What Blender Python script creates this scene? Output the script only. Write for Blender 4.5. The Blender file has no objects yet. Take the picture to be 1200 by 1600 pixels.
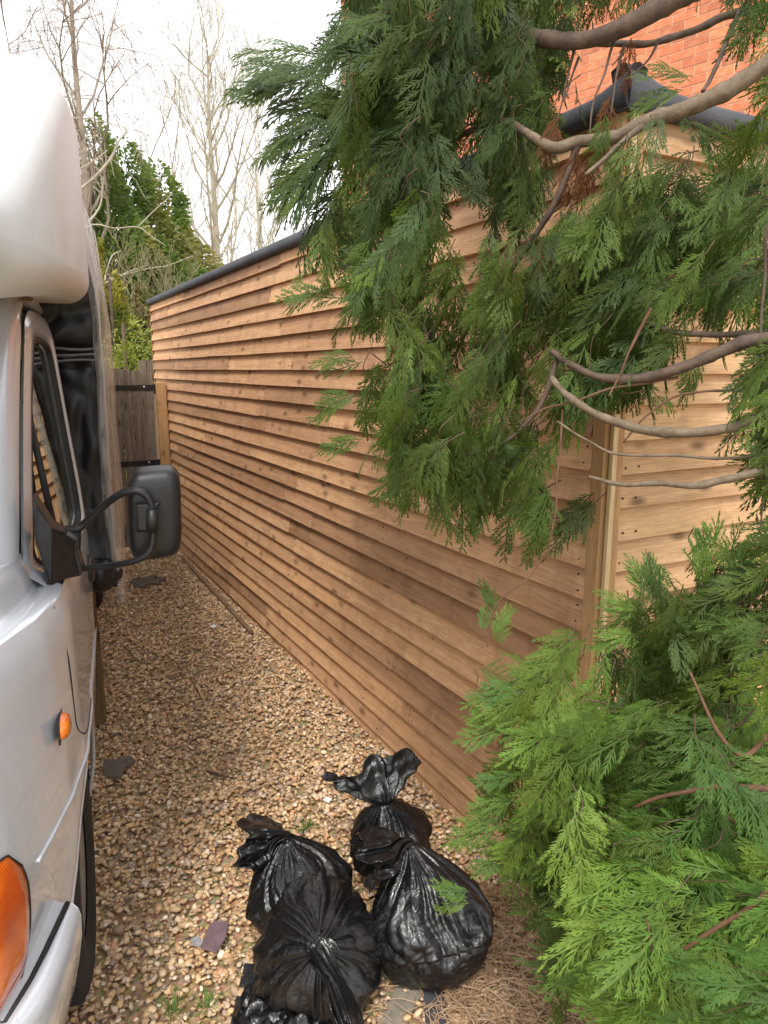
import bpy, bmesh, math, random
import numpy as np
from mathutils import Vector, Matrix, noise
R = math.radians
random.seed(7); rng = np.random.default_rng(7)
scene = bpy.context.scene; col = scene.collection

# ------------------------------------------------------------------ camera, sky, sun, exposure
H = 1.75; FOC = 1120.0
PITCH = R(11.2115); YAW = R(28.308)
cam_d = bpy.data.cameras.new('camera'); cam = bpy.data.objects.new('camera', cam_d); col.objects.link(cam)
cam.location = (0, 0, H); cam.rotation_euler = (R(90)-PITCH, 0, -YAW)
cam_d.sensor_fit = 'VERTICAL'; cam_d.sensor_height = 36; cam_d.lens = FOC/1600*36
cam_d.clip_start = .02; cam_d.clip_end = 500
scene.camera = cam

world = bpy.data.worlds.new('World'); scene.world = world; world.use_nodes = True
wn = world.node_tree; wn.nodes.clear()
SUN_EL, SUN_AZ = R(54), R(214)          # azimuth from +Y clockwise: behind the camera
sky = wn.nodes.new('ShaderNodeTexSky'); sky.sky_type = 'NISHITA'; sky.sun_disc = False
sky.sun_elevation = SUN_EL; sky.sun_rotation = SUN_AZ; sky.air_density = 1.0; sky.dust_density = 3.0
hsv = wn.nodes.new('ShaderNodeHueSaturation'); hsv.inputs['Saturation'].default_value = .22
hsv.inputs['Value'].default_value = 1.0
wbg = wn.nodes.new('ShaderNodeBackground'); wbg.inputs['Strength'].default_value = .15
wo = wn.nodes.new('ShaderNodeOutputWorld')
# a bright even cloud layer over the clear sky
wtc = wn.nodes.new('ShaderNodeTexCoord'); wno = wn.nodes.new('ShaderNodeTexNoise'); wno.inputs['Scale'].default_value = 1.6; wno.inputs['Detail'].default_value = 5
wn.links.new(wtc.outputs['Generated'], wno.inputs['Vector'])
wr = wn.nodes.new('ShaderNodeValToRGB'); wr.color_ramp.elements[0].position = .3; wr.color_ramp.elements[0].color = (4.9, 4.95, 5.1, 1); wr.color_ramp.elements[1].position = .7; wr.color_ramp.elements[1].color = (6.0, 6.0, 6.05, 1)
wn.links.new(wno.outputs[0], wr.inputs[0])
wm = wn.nodes.new('ShaderNodeMix'); wm.data_type = 'RGBA'; wm.inputs[0].default_value = .85
wn.links.new(sky.outputs[0], hsv.inputs['Color']); wn.links.new(hsv.outputs[0], wm.inputs[6]); wn.links.new(wr.outputs[0], wm.inputs[7]); wn.links.new(wm.outputs[2], wbg.inputs[0]); wn.links.new(wbg.outputs[0], wo.inputs[0])
sun_d = bpy.data.lights.new('sun', 'SUN'); sun_d.energy = 1.5; sun_d.angle = R(14); sun_d.color = (1, .955, .88)
sun = bpy.data.objects.new('sun', sun_d); col.objects.link(sun)
sdir = Vector((math.sin(SUN_AZ)*math.cos(SUN_EL), math.cos(SUN_AZ)*math.cos(SUN_EL), math.sin(SUN_EL)))
sun.rotation_euler = sdir.to_track_quat('Z', 'Y').to_euler(); sun.location = (0, -5, 8)
vs_ = scene.view_settings; vs_.view_transform = 'Standard'; vs_.look = 'None'; vs_.gamma = 1; vs_.exposure = 1.12
scene.render.engine = 'CYCLES'; scene.cycles.max_bounces = 8; scene.cycles.transparent_max_bounces = 12

# ------------------------------------------------------------------ measuring helpers (photo survey -> place)
FW = np.array([math.sin(YAW)*math.cos(PITCH), math.cos(YAW)*math.cos(PITCH), -math.sin(PITCH)])
RT = np.array([math.cos(YAW), -math.sin(YAW), 0.]); UP = np.cross(RT, FW); CAM = np.array([0, 0, H])
def ray(px, py): return FW+RT*(px-600)/FOC-UP*(py-800)/FOC
def at(px, py, depth): return CAM+ray(px, py)*depth
def gz(px, py, z=0.):
    d = ray(px, py); return CAM+d*((z-H)/d[2])
def gy(px, py, y):
    d = ray(px, py); return CAM+d*(y/d[1])
def gx(px, py, x):
    d = ray(px, py); return CAM+d*(x/d[0])

# ------------------------------------------------------------------ object helpers
def tag(o, label=None, cat=None, group=None, kind=None):
    if label: o['label'] = label
    if cat: o['category'] = cat
    if group: o['group'] = group
    if kind: o['kind'] = kind
    return o
def thing(name, label, cat, loc=(0, 0, 0), group=None):
    o = bpy.data.objects.new(name, None); o.empty_display_size = .1; o.location = loc; col.objects.link(o)
    return tag(o, label, cat, group)
def origin_of(o):
    v = Vector((0, 0, 0))
    while o is not None: v = v+o.location; o = o.parent
    return v
def mk(name, verts, faces, mat, parent=None, smooth=False, kind=None, loc=None, attr=None):
    """verts in world coordinates; the object's origin is loc (or its parent's origin)"""
    org = Vector(loc) if loc is not None else (origin_of(parent) if parent else Vector((0, 0, 0)))
    me = bpy.data.meshes.new(name)
    if isinstance(faces, np.ndarray):
        verts = np.asarray(verts, np.float32)-np.array(org, np.float32)
        k = faces.shape[1]; n = len(faces)
        me.vertices.add(len(verts)); me.vertices.foreach_set('co', verts.ravel())
        me.loops.add(n*k); me.loops.foreach_set('vertex_index', faces.astype(np.int32).ravel())
        me.polygons.add(n); me.polygons.foreach_set('loop_start', np.arange(0, n*k, k, dtype=np.int32))
        me.update(calc_edges=True)
    else:
        me.from_pydata([tuple(np.array(v)-np.array(org)) for v in verts], [], [tuple(f) for f in faces]); me.update()
    if attr is not None:
        a = me.color_attributes.new('tint', 'FLOAT_COLOR', 'POINT')
        c = np.ones((len(me.vertices), 4), np.float32); c[:, :3] = attr; a.data.foreach_set('color', c.ravel())
    if smooth: me.polygons.foreach_set('use_smooth', [True]*len(me.polygons))
    me.materials.append(mat)
    o = bpy.data.objects.new(name, me); col.objects.link(o)
    if parent:
        o.parent = parent; o.location = org-origin_of(parent)
    else: o.location = org
    if kind: o['kind'] = kind
    return o
def grid_faces(nu, nv, closed_u=False):
    f = []
    for j in range(nv-1):
        for i in range(nu if closed_u else nu-1):
            a = j*nu+i; b = j*nu+(i+1) % nu
            f.append((a, b, b+nu, a+nu))
    return f
class MB:
    def __init__(s): s.v = []; s.f = []
    def add(s, v, f):
        n = len(s.v); s.v += [tuple(map(float, p)) for p in v]; s.f += [tuple(n+i for i in q) for q in f]; return s
    def box(s, c, d, ax=None):
        """c centre, d full sizes, ax optional 3 unit axes"""
        ax = ax if ax is not None else np.eye(3)
        c = np.array(c, float); P = []
        for k in range(8):
            q = c.copy()
            for i in range(3): q = q+np.array(ax[i])*d[i]/2*(1 if (k >> i) & 1 else -1)
            P.append(q)
        return s.add(P, [(0, 2, 3, 1), (4, 5, 7, 6), (0, 1, 5, 4), (2, 6, 7, 3), (0, 4, 6, 2), (1, 3, 7, 5)])
    def tube(s, pts, rad, n=8, cap=True):
        pts = [np.array(p, float) for p in pts]; m = len(pts)
        rad = rad if hasattr(rad, '__len__') else [rad]*m
        V = []; prev = None
        for i, p in enumerate(pts):
            t = pts[min(i+1, m-1)]-pts[max(i-1, 0)]; t = t/(np.linalg.norm(t)+1e-9)
            if prev is None:
                a = np.array([0, 0, 1.]) if abs(t[2]) < .9 else np.array([1., 0, 0])
            else: a = prev
            a = a-t*(a@t); a = a/(np.linalg.norm(a)+1e-9); prev = a; b = np.cross(t, a)
            for k in range(n):
                th = 2*math.pi*k/n; V.append(p+(a*math.cos(th)+b*math.sin(th))*rad[i])
        F = grid_faces(n, m, True)
        if cap: F += [tuple(range(n-1, -1, -1)), tuple(range((m-1)*n, m*n))]
        return s.add(V, F)
    def build(s, name, mat, parent=None, smooth=False, kind=None, loc=None): return mk(name, s.v, s.f, mat, parent, smooth, kind, loc)
def bevel(o, w=.004, seg=2):
    m = o.modifiers.new('bevel', 'BEVEL'); m.width = w; m.segments = seg; m.limit_method = 'ANGLE'; m.angle_limit = R(35); return o
def smooth_curve(pts, n=6):
    """Catmull-Rom through pts"""
    P = [np.array(p, float) for p in pts]; P = [2*P[0]-P[1]]+P+[2*P[-1]-P[-2]]; out = []
    for i in range(1, len(P)-2):
        for k in range(n):
            t = k/n
            out.append(.5*((2*P[i])+(-P[i-1]+P[i+1])*t+(2*P[i-1]-5*P[i]+4*P[i+1]-P[i+2])*t*t+(-P[i-1]+3*P[i]-3*P[i+1]+P[i+2])*t**3))
    out.append(P[-2]); return out

# ------------------------------------------------------------------ materials
def new_mat(name):
    m = bpy.data.materials.new(name); m.use_nodes = True; nt = m.node_tree; nt.nodes.clear()
    out = nt.nodes.new('ShaderNodeOutputMaterial'); b = nt.nodes.new('ShaderNodeBsdfPrincipled')
    nt.links.new(b.outputs[0], out.inputs[0]); return m, nt, b, out
def N(nt, typ, **kw):
    n = nt.nodes.new('ShaderNode'+typ)
    for k, v in kw.items():
        if k.startswith('_'): setattr(n, k[1:], v)
        else: n.inputs[k.replace('__', ' ')].default_value = v
    return n
def ramp(nt, fac, stops):
    r = nt.nodes.new('ShaderNodeValToRGB'); e = r.color_ramp.elements
    while len(e) < len(stops): e.new(.5)
    for i, (p, c) in enumerate(stops): e[i].position = p; e[i].color = (*c, 1) if len(c) == 3 else c
    nt.links.new(fac, r.inputs[0]); return r.outputs[0]
def mix(nt, fac, a, b, mode='MIX'):
    m = nt.nodes.new('ShaderNodeMix'); m.data_type = 'RGBA'; m.blend_type = mode
    for s, v in ((m.inputs[0], fac), (m.inputs[6], a), (m.inputs[7], b)):
        if hasattr(v, 'is_output'): nt.links.new(v, s)
        elif isinstance(v, (int, float)): s.default_value = v
        else: s.default_value = (*v, 1)
    return m.outputs[2]
def math_(nt, op, a, b=0.):
    m = nt.nodes.new('ShaderNodeMath'); m.operation = op
    for s, v in ((m.inputs[0], a), (m.inputs[1], b)):
        if hasattr(v, 'is_output'): nt.links.new(v, s)
        else: s.default_value = v
    return m.outputs[0]
def coords(nt, scale=(1, 1, 1), kind='Object', rand=0.):
    tc = nt.nodes.new('ShaderNodeTexCoord'); mp = nt.nodes.new('ShaderNodeMapping'); mp.inputs['Scale'].default_value = scale
    nt.links.new(tc.outputs[kind], mp.inputs['Vector'])
    if rand:
        oi = nt.nodes.new('ShaderNodeObjectInfo'); cx = nt.nodes.new('ShaderNodeCombineXYZ')
        v = math_(nt, 'MULTIPLY', oi.outputs['Random'], rand)
        nt.links.new(v, cx.inputs[0]); nt.links.new(math_(nt, 'MULTIPLY', v, 1.7), cx.inputs[1]); nt.links.new(math_(nt, 'MULTIPLY', v, .6), cx.inputs[2])
        nt.links.new(cx.outputs[0], mp.inputs['Location'])
    return mp.outputs[0]
def noise_t(nt, vec, scale, detail=4, rough=.55, dist=0.):
    n = nt.nodes.new('ShaderNodeTexNoise'); n.inputs['Scale'].default_value = scale; n.inputs['Detail'].default_value = detail
    n.inputs['Roughness'].default_value = rough; n.inputs['Distortion'].default_value = dist
    if vec is not None: nt.links.new(vec, n.inputs['Vector'])
    return n.outputs[0]
def bump(nt, b, h, strength=.3, dist=.01):
    bp = nt.nodes.new('ShaderNodeBump'); bp.inputs['Strength'].default_value = strength; bp.inputs['Distance'].default_value = dist
    nt.links.new(h, bp.inputs['Height']); nt.links.new(bp.outputs[0], b.inputs['Normal']); return bp
def plain(name, c, rough=.5, metal=0., var=.12, scale=8., bumps=.0, **kw):
    m, nt, b, out = new_mat(name); v = coords(nt)
    n = noise_t(nt, v, scale, 5)
    lo = tuple(x*(1-var) for x in c); hi = tuple(min(1, x*(1+var)) for x in c)
    nt.links.new(ramp(nt, n, [(.3, lo), (.7, hi)]), b.inputs['Base Color'])
    b.inputs['Roughness'].default_value = rough; b.inputs['Metallic'].default_value = metal
    if bumps: bump(nt, b, noise_t(nt, v, scale*6, 4), bumps, .004)
    for k, x in kw.items(): b.inputs[k.replace('_', ' ')].default_value = x
    return m
def wood(name, dark, light, axis=0, rough=.75, stain=.5, fine=70., tint=.22, knots=True, warm=(.30, .13, .055)):
    """grain runs along local axis"""
    m, nt, b, out = new_mat(name)
    sc = [1.0]*3; sc = [fine/6]*3; sc[axis] = fine/110
    v = coords(nt, tuple(sc), rand=37.)
    g = noise_t(nt, v, 3.0, 6, .6, .6)
    vf = coords(nt, tuple(x*4 for x in sc), rand=11.)
    gf = noise_t(nt, vf, 5.0, 3, .6)
    base = ramp(nt, g, [(.28, dark), (.5, tuple((a+c)/2 for a, c in zip(dark, light))), (.72, light)])
    base = mix(nt, .30, base, ramp(nt, gf, [(.35, (.25, .25, .25)), (.65, (.8, .8, .8))]), 'OVERLAY')
    # saw marks and weather stains across the board
    vs = [2.2]*3; vs[axis] = 5.
    st = noise_t(nt, coords(nt, tuple(vs), rand=23.), 1.6, 5, .6, .3)
    base = mix(nt, math_(nt, 'MULTIPLY', ramp(nt, st, [(.50, (0, 0, 0)), (.72, (1, 1, 1))]), stain), base, warm, 'MULTIPLY' if False else 'MIX')
    big = noise_t(nt, coords(nt, tuple(2.0 if i != axis else 1.7 for i in range(3)), rand=61.), 1.5, 6, .7, .8)
    base = mix(nt, math_(nt, 'MULTIPLY', ramp(nt, big, [(.60, (0, 0, 0)), (.72, (1, 1, 1))]), stain*.95), base, tuple(x*.5 for x in warm))
    if knots:
        kv = [11.]*3; kv[axis] = 4.6
        vo = nt.nodes.new('ShaderNodeTexVoronoi'); vo.inputs['Scale'].default_value = 1.; vo.inputs['Randomness'].default_value = 1.
        nt.links.new(coords(nt, tuple(kv), rand=51.), vo.inputs['Vector'])
        kk = ramp(nt, vo.outputs['Distance'], [(.06, (1, 1, 1)), (.22, (0, 0, 0))])
        base = mix(nt, math_(nt, 'MULTIPLY', kk, .8), base, tuple(x*.30 for x in dark))
    oi = nt.nodes.new('ShaderNodeObjectInfo')
    tintc = ramp(nt, oi.outputs['Random'], [(0, (1-tint*1.3, 1-tint*1.4, 1-tint*1.4)), (.35, (1-tint*.4, 1-tint*.5, 1-tint*.5)), (.7, (1, 1, 1)), (1, (1+tint*.4, 1+tint*.35, 1+tint*.2))])
    base = mix(nt, 1., base, tintc, 'MULTIPLY')
    nt.links.new(base, b.inputs['Base Color']); b.inputs['Roughness'].default_value = rough
    b.inputs['Specular IOR Level'].default_value = .25
    bump(nt, b, mix(nt, .5, g, gf), .35, .003)
    return m
M = {}
M['board'] = wood('clad_board', (.49, .272, .138), (.68, .415, .230), 0, stain=.46, warm=(.30, .16, .09), tint=.30)
M['board_pale'] = wood('clad_board_pale', (.44, .265, .13), (.66, .43, .24), 0, stain=.35, warm=(.33, .17, .08), tint=.14)
M['post'] = wood('post_timber', (.33, .19, .08), (.48, .29, .14), 2, stain=.35)
M['post_green'] = wood('post_green', (.14, .105, .045), (.22, .165, .075), 2, stain=.3, warm=(.12, .08, .03))
M['batten'] = wood('batten_pale', (.52, .38, .20), (.66, .50, .29), 2, stain=.1, knots=False, tint=.05)
M['grey_board'] = wood('weathered_board', (.115, .088, .068), (.26, .215, .175), 2, stain=.4, warm=(.11, .085, .065), tint=.25)
M['red_timber'] = wood('red_timber', (.10, .035, .02), (.2, .08, .045), 2, stain=.3, warm=(.05, .02, .01))
M['stick'] = wood('stick_wood', (.16, .10, .06), (.30, .20, .12), 0, stain=.3)
M['pale_stick'] = wood('pale_stick', (.5, .33, .17), (.62, .44, .25), 0, stain=.1, knots=False)
M['black_iron'] = plain('black_iron', (.018, .016, .016), .55, .3)
M['steel'] = plain('bolt_steel', (.6, .6, .6), .3, 1.)
M['nail'] = plain('nail_steel', (.04, .03, .025), .5, .5)

def felt_mat():
    m, nt, b, out = new_mat('roofing_felt'); v = coords(nt)
    n = noise_t(nt, v, 420, 2, .7); n2 = noise_t(nt, v, 5, 4)
    c = ramp(nt, n, [(.40, (.028, .030, .036)), (.60, (.075, .078, .09)), (.75, (.16, .16, .18))])
    nt.links.new(mix(nt, .25, c, ramp(nt, n2, [(.3, (.03, .03, .04)), (.7, (.14, .14, .15))])), b.inputs['Base Color'])
    b.inputs['Roughness'].default_value = .8; bump(nt, b, n, .5, .002); return m
M['felt'] = felt_mat()
def brick_mat():
    m, nt, b, out = new_mat('red_brick'); v = coords(nt, rand=9.)
    n = noise_t(nt, v, 14, 5, .6); n2 = noise_t(nt, v, 90, 3)
    at_ = nt.nodes.new('ShaderNodeAttribute'); at_.attribute_name = 'tint'
    oi = nt.nodes.new('ShaderNodeObjectInfo')
    c = ramp(nt, n, [(.3, (.56, .155, .070)), (.5, (.68, .21, .095)), (.72, (.74, .29, .15))])
    t = ramp(nt, oi.outputs['Random'], [(0, (.66, .72, .8)), (.2, (.92, .95, 1)), (.7, (1, 1, 1)), (1, (1.08, 1.15, 1.1))])
    nt.links.new(mix(nt, 1., c, t, 'MULTIPLY'), b.inputs['Base Color']); b.inputs['Roughness'].default_value = .85
    bump(nt, b, n2, .4, .002); return m
M['brick'] = brick_mat()
def brick_mass_mat():
    m, nt, b, out = new_mat('red_brick_mass'); v = coords(nt)
    n = noise_t(nt, v, 14, 5, .6)
    at_ = nt.nodes.new('ShaderNodeAttribute'); at_.attribute_name = 'tint'
    c = ramp(nt, n, [(.3, (.56, .155, .070)), (.5, (.68, .21, .095)), (.72, (.74, .29, .15))])
    nt.links.new(mix(nt, 1., c, at_.outputs['Color'], 'MULTIPLY'), b.inputs['Base Color']); b.inputs['Roughness'].default_value = .85; return m
M['brick_mass'] = brick_mass_mat()
M['mortar'] = plain('mortar', (.70, .46, .30), .9, 0, .1, 30, .3)
M['roof_tile'] = plain('roof_tile', (.12, .07, .05), .8, 0, .3, 6, .4)

def gravel_mat():
    m, nt, b, out = new_mat('gravel_stone'); v = coords(nt)
    at_ = nt.nodes.new('ShaderNodeAttribute'); at_.attribute_name = 'tint'
    n = noise_t(nt, v, 70, 5, .65)
    c = mix(nt, 1., at_.outputs['Color'], ramp(nt, n, [(.3, (.70, .65, .62)), (.7, (1.18, 1.13, 1.22))]), 'MULTIPLY')
    nt.links.new(c, b.inputs['Base Color']); b.inputs['Roughness'].default_value = .72; bump(nt, b, noise_t(nt, v, 260, 3), .35, .002); return m
M['stone'] = gravel_mat()
def ground_mat():
    m, nt, b, out = new_mat('sandy_ground'); v = coords(nt)
    vo = nt.nodes.new('ShaderNodeTexVoronoi'); vo.inputs['Scale'].default_value = 55; nt.links.new(v, vo.inputs['Vector'])
    n = noise_t(nt, v, 20, 6, .7)
    c = ramp(nt, n, [(.3, (.27, .19, .10)), (.7, (.52, .38, .22))])
    nt.links.new(mix(nt, .25, c, vo.outputs['Color'], 'OVERLAY'), b.inputs['Base Color']); b.inputs['Roughness'].default_value = .9
    bump(nt, b, vo.outputs['Distance'], .6, .02); return m
M['ground'] = ground_mat()
def leaf_mat(name, rough=.5, trans=.25, sheen=1.):
    m, nt, b, out = new_mat(name)
    at_ = nt.nodes.new('ShaderNodeAttribute'); at_.attribute_name = 'tint'
    v = coords(nt); n = noise_t(nt, v, 60, 2)
    c = mix(nt, 1., at_.outputs['Color'], ramp(nt, n, [(.3, (.8, .82, .8)), (.7, (1.2, 1.15, 1.1))]), 'MULTIPLY')
    nt.links.new(c, b.inputs['Base Color']); b.inputs['Roughness'].default_value = rough; b.inputs['Specular IOR Level'].default_value = .14
    tr = nt.nodes.new('ShaderNodeBsdfTranslucent'); nt.links.new(mix(nt, 1., c, (1.3, 1.5, .6), 'MULTIPLY'), tr.inputs['Color'])
    ms = nt.nodes.new('ShaderNodeMixShader'); ms.inputs[0].default_value = trans
    nt.links.new(b.outputs[0], ms.inputs[1]); nt.links.new(tr.outputs[0], ms.inputs[2]); nt.links.new(ms.outputs[0], out.inputs[0]); return m
M['leaf'] = leaf_mat('scale_leaf'); M['far_leaf'] = leaf_mat('far_foliage', .7, .35)
def bark_mat(name, a, b_, s=30):
    m, nt, b, out = new_mat(name); v = coords(nt); n = noise_t(nt, v, s, 6, .65); n2 = noise_t(nt, v, s*4, 4)
    nt.links.new(ramp(nt, n, [(.3, a), (.7, b_)]), b.inputs['Base Color']); b.inputs['Roughness'].default_value = .8
    bump(nt, b, n2, .5, .003); return m
M['bark_dark'] = bark_mat('bark_dark', (.045, .028, .02), (.12, .08, .055))
M['bark_tan'] = bark_mat('bark_tan', (.085, .062, .038), (.20, .15, .10), 45)
M['twig_red'] = bark_mat('twig_red', (.09, .04, .022), (.17, .085, .048))
M['twig_brown'] = bark_mat('twig_brown', (.05, .03, .018), (.12, .07, .04))
M['bark_birch'] = bark_mat('bark_birch', (.17, .135, .105), (.38, .315, .25), 3)
M['bark_pale'] = bark_mat('bark_pale', (.28, .245, .18), (.52, .47, .36), 3)
M['scrub'] = bark_mat('scrub_twig', (.15, .125, .06), (.30, .26, .14), 3)
M['litter'] = bark_mat('dead_litter', (.24, .14, .075), (.46, .31, .19), 9)

M['litter_tan'] = bark_mat('tan_litter', (.20, .12, .06), (.46, .32, .18), 9)
def plastic_black():
    m, nt, b, out = new_mat('black_polythene'); v = coords(nt)
    n = noise_t(nt, v, 26, 4, .55, 2.2); d = noise_t(nt, v, 9, 6, .7)
    dust = ramp(nt, d, [(.55, (0, 0, 0)), (.85, (.30, .30, .30))])
    nt.links.new(mix(nt, dust, (.006, .006, .007), (.12, .095, .075)), b.inputs['Base Color'])
    nt.links.new(ramp(nt, d, [(.4, (.25, .25, .25)), (.8, (.48, .48, .48))]), b.inputs['Roughness'])
    b.inputs['Specular IOR Level'].default_value = .65
    bump(nt, b, n, .45, .008); return m
M['bag'] = plastic_black()
def tarp_mat():
    m, nt, b, out = new_mat('black_pvc_tarp'); v = coords(nt); n = noise_t(nt, v, 5, 3, .5, .6)
    b.inputs['Base Color'].default_value = (.010, .010, .012, 1); b.inputs['Roughness'].default_value = .42
    bump(nt, b, n, .15, .012); return m
M['tarp'] = tarp_mat()
def sheet_mat():
    m, nt, b, out = new_mat('clear_sheeting'); v = coords(nt, (1, 1, .35)); n = noise_t(nt, v, 9, 5, .6, 1.)
    b.inputs['Base Color'].default_value = (.55, .52, .48, 1); b.inputs['Roughness'].default_value = .22
    tr = nt.nodes.new('ShaderNodeBsdfTransparent'); ms = nt.nodes.new('ShaderNodeMixShader')
    nt.links.new(ramp(nt, n, [(.35, (.30, .30, .30)), (.7, (.80, .80, .80))]), ms.inputs[0])
    nt.links.new(tr.outputs[0], ms.inputs[1]); nt.links.new(b.outputs[0], ms.inputs[2]); nt.links.new(ms.outputs[0], out.inputs[0])
    bump(nt, b, n, .6, .03); return m
M['sheet'] = sheet_mat()
def paint_mat(name, c, metal, rough, coat=.6, dirt=.25):
    m, nt, b, out = new_mat(name); v = coords(nt); n = noise_t(nt, v, 3.5, 8, .65); sp = noise_t(nt, v, 160, 2, .5)
    base = mix(nt, math_(nt, 'MULTIPLY', ramp(nt, n, [(.45, (0, 0, 0)), (.8, (1, 1, 1))]), dirt), c, (.26, .22, .17))
    base = mix(nt, ramp(nt, sp, [(.70, (0, 0, 0)), (.74, (.5, .5, .5))]), base, (.16, .13, .10))
    nt.links.new(base, b.inputs['Base Color']); b.inputs['Metallic'].default_value = metal
    nt.links.new(ramp(nt, n, [(.3, (rough,)*3), (.8, (rough+.14,)*3)]), b.inputs['Roughness'])
    b.inputs['Coat Weight'].default_value = coat; b.inputs['Coat Roughness'].default_value = .06; return m
M['silver'] = paint_mat('silver_paint', (.59, .63, .69), .25, .27, 1., dirt=.15)
M['pod'] = paint_mat('white_fibreglass', (.66, .70, .71), 0., .48, .08, .12)
M['black_plastic'] = plain('black_plastic', (.013, .013, .0145), .40, 0, .2, 40, .15)
M['rubber'] = plain('tyre_rubber', (.018, .017, .016), .8, 0, .3, 30, .4)
M['rim'] = plain('wheel_rim', (.30, .29, .27), .45, .6, .3)
M['seal'] = plain('rubber_seal', (.012, .012, .012), .6)
M['rust'] = plain('rusty_seam', (.30, .14, .06), .8, 0, .4, 60)
def amber():
    m, nt, b, out = new_mat('amber_lens'); v = coords(nt, (1, 1, 1))
    w = nt.nodes.new('ShaderNodeTexWave'); w.inputs['Scale'].default_value = 62; w.bands_direction = 'Z'; nt.links.new(v, w.inputs[0])
    n = noise_t(nt, v, 7, 2)
    nt.links.new(ramp(nt, n, [(.35, (.50, .075, .003)), (.6, (.82, .21, .008))]), b.inputs['Base Color'])
    b.inputs['Roughness'].default_value = .12; b.inputs['Coat Weight'].default_value = 1.; b.inputs['Coat Roughness'].default_value = .03
    b.inputs['Subsurface Weight'].default_value = .3; b.inputs['Subsurface Radius'].default_value = (.05, .02, .005)
    bump(nt, b, w.outputs[0], .35, .003); return m
M['amber'] = amber()
def glass():
    m, nt, b, out = new_mat('tinted_glass')
    gl = nt.nodes.new('ShaderNodeBsdfGlossy'); gl.inputs['Roughness'].default_value = .01; gl.inputs['Color'].default_value = (.9, .95, .9, 1)
    tr = nt.nodes.new('ShaderNodeBsdfTransparent'); tr.inputs['Color'].default_value = (.55, .6, .55, 1)
    fr = nt.nodes.new('ShaderNodeFresnel'); fr.inputs['IOR'].default_value = 1.52
    ms = nt.nodes.new('ShaderNodeMixShader'); nt.links.new(math_(nt, 'ADD', fr.outputs[0], .03), ms.inputs[0])
    nt.links.new(tr.outputs[0], ms.inputs[1]); nt.links.new(gl.outputs[0], ms.inputs[2]); nt.links.new(ms.outputs[0], out.inputs[0]); return m
M['glass'] = glass()
M['cab_dark'] = plain('cab_interior', (.02, .02, .02), .7)
M['curtain'] = plain('curtain_cloth', (.30, .33, .27), .8)
M['slate'] = plain('purple_slate', (.17, .11, .125), .6, 0, .25, 20, .4)
M['flat_stone'] = plain('flat_grey_stone', (.13, .10, .08), .7, 0, .3, 18, .5)
M['hardboard'] = plain('fibre_board', (.25, .215, .175), .8, 0, .18, 60, .5)
M['white'] = plain('white_scrap', (.8, .8, .78), .5)
M['foil'] = plain('foil_scrap', (.5, .5, .5), .35, .5, .3, 60, .5)

# ------------------------------------------------------------------ ground
def ground():
    xs = np.concatenate([np.linspace(-60, -3, 8), np.linspace(-2.5, 4, 40), np.linspace(5, 60, 8)])
    ys = np.concatenate([np.linspace(-30, -1, 6), np.linspace(-.5, 9, 60), np.linspace(10, 90, 10)])
    V = []
    for y in ys:
        for x in xs:
            near = -1 < y < 8 and -2 < x < 3
            V.append((x, y, -.012+(.007*noise.noise(Vector((x*2.2, y*2.2, 3))) if near else -.004)))
    mk('ground', V, grid_faces(len(xs), len(ys)), M['ground'], smooth=True, kind='structure')
ground()

def ico(sub):
    bm = bmesh.new(); bmesh.ops.create_icosphere(bm, subdivisions=sub, radius=1); bm.verts.ensure_lookup_table()
    v = np.array([x.co[:] for x in bm.verts]); f = np.array([[q.index for q in p.verts] for p in bm.faces]); bm.free(); return v, f
PAL = np.array([(.56, .40, .215), (.64, .48, .28), (.48, .33, .17), (.68, .55, .37), (.40, .29, .18), (.56, .37, .18), (.34, .27, .20), (.72, .62, .46), (.50, .41, .30), (.58, .35, .19)])
PALW = np.array([.2, .17, .14, .1, .1, .1, .06, .04, .05, .04]); PALW = PALW/PALW.sum()
def stones(name, pts, sub, smin, smax):
    base, f = ico(sub); n = len(pts); nb = len(base)
    protos = []
    for k in range(14):
        p = base.copy(); ph = rng.uniform(0, 50, 3)
        for i, q in enumerate(base):
            s_ = 1+.38*noise.noise(Vector(q*1.3+ph))+.15*noise.noise(Vector(q*3.1+ph)); p[i] = q*s_
        p = np.sign(p)*np.abs(p)**.9; protos.append(p)
    protos = np.array(protos)
    V = protos[rng.integers(0, 14, n)]
    sz = smin+(smax-smin)*rng.beta(1.6, 3.2, n)
    asp = np.stack([sz*rng.uniform(.85, 1.45, n), sz*rng.uniform(.65, 1., n), sz*rng.uniform(.3, .6, n)], 1)
    V = V*asp[:, None, :]
    th = rng.uniform(0, 2*np.pi, n); tl = rng.normal(0, .35, n); tm = rng.normal(0, .35, n)
    def rot(V, ax, a):
        c, s = np.cos(a)[:, None], np.sin(a)[:, None]; i, j = [(1, 2), (2, 0), (0, 1)][ax]; W = V.copy()
        W[..., i] = V[..., i]*c-V[..., j]*s; W[..., j] = V[..., i]*s+V[..., j]*c; return W
    V = rot(rot(rot(V, 0, tl), 1, tm), 2, th)
    P = pts.copy(); P[:, 2] += sz*.25
    V = (V+P[:, None, :]).reshape(-1, 3)
    F = (f[None]+(np.arange(n)*nb)[:, None, None]).reshape(-1, 3)
    c = PAL[rng.choice(len(PAL), n, p=PALW)]*rng.uniform(.95, 1.42, (n, 1)); c = np.repeat(c, nb, 0)
    o = mk(name, V, F, M['stone'], smooth=False, kind='stuff', attr=c); return o
def scatter(n, x0, x1, y0, y1, keep=None):
    P = np.stack([rng.uniform(x0, x1, n), rng.uniform(y0, y1, n), rng.uniform(-.008, .012, n)], 1)
    if keep is not None: P = P[keep(P)]
    return P
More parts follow.
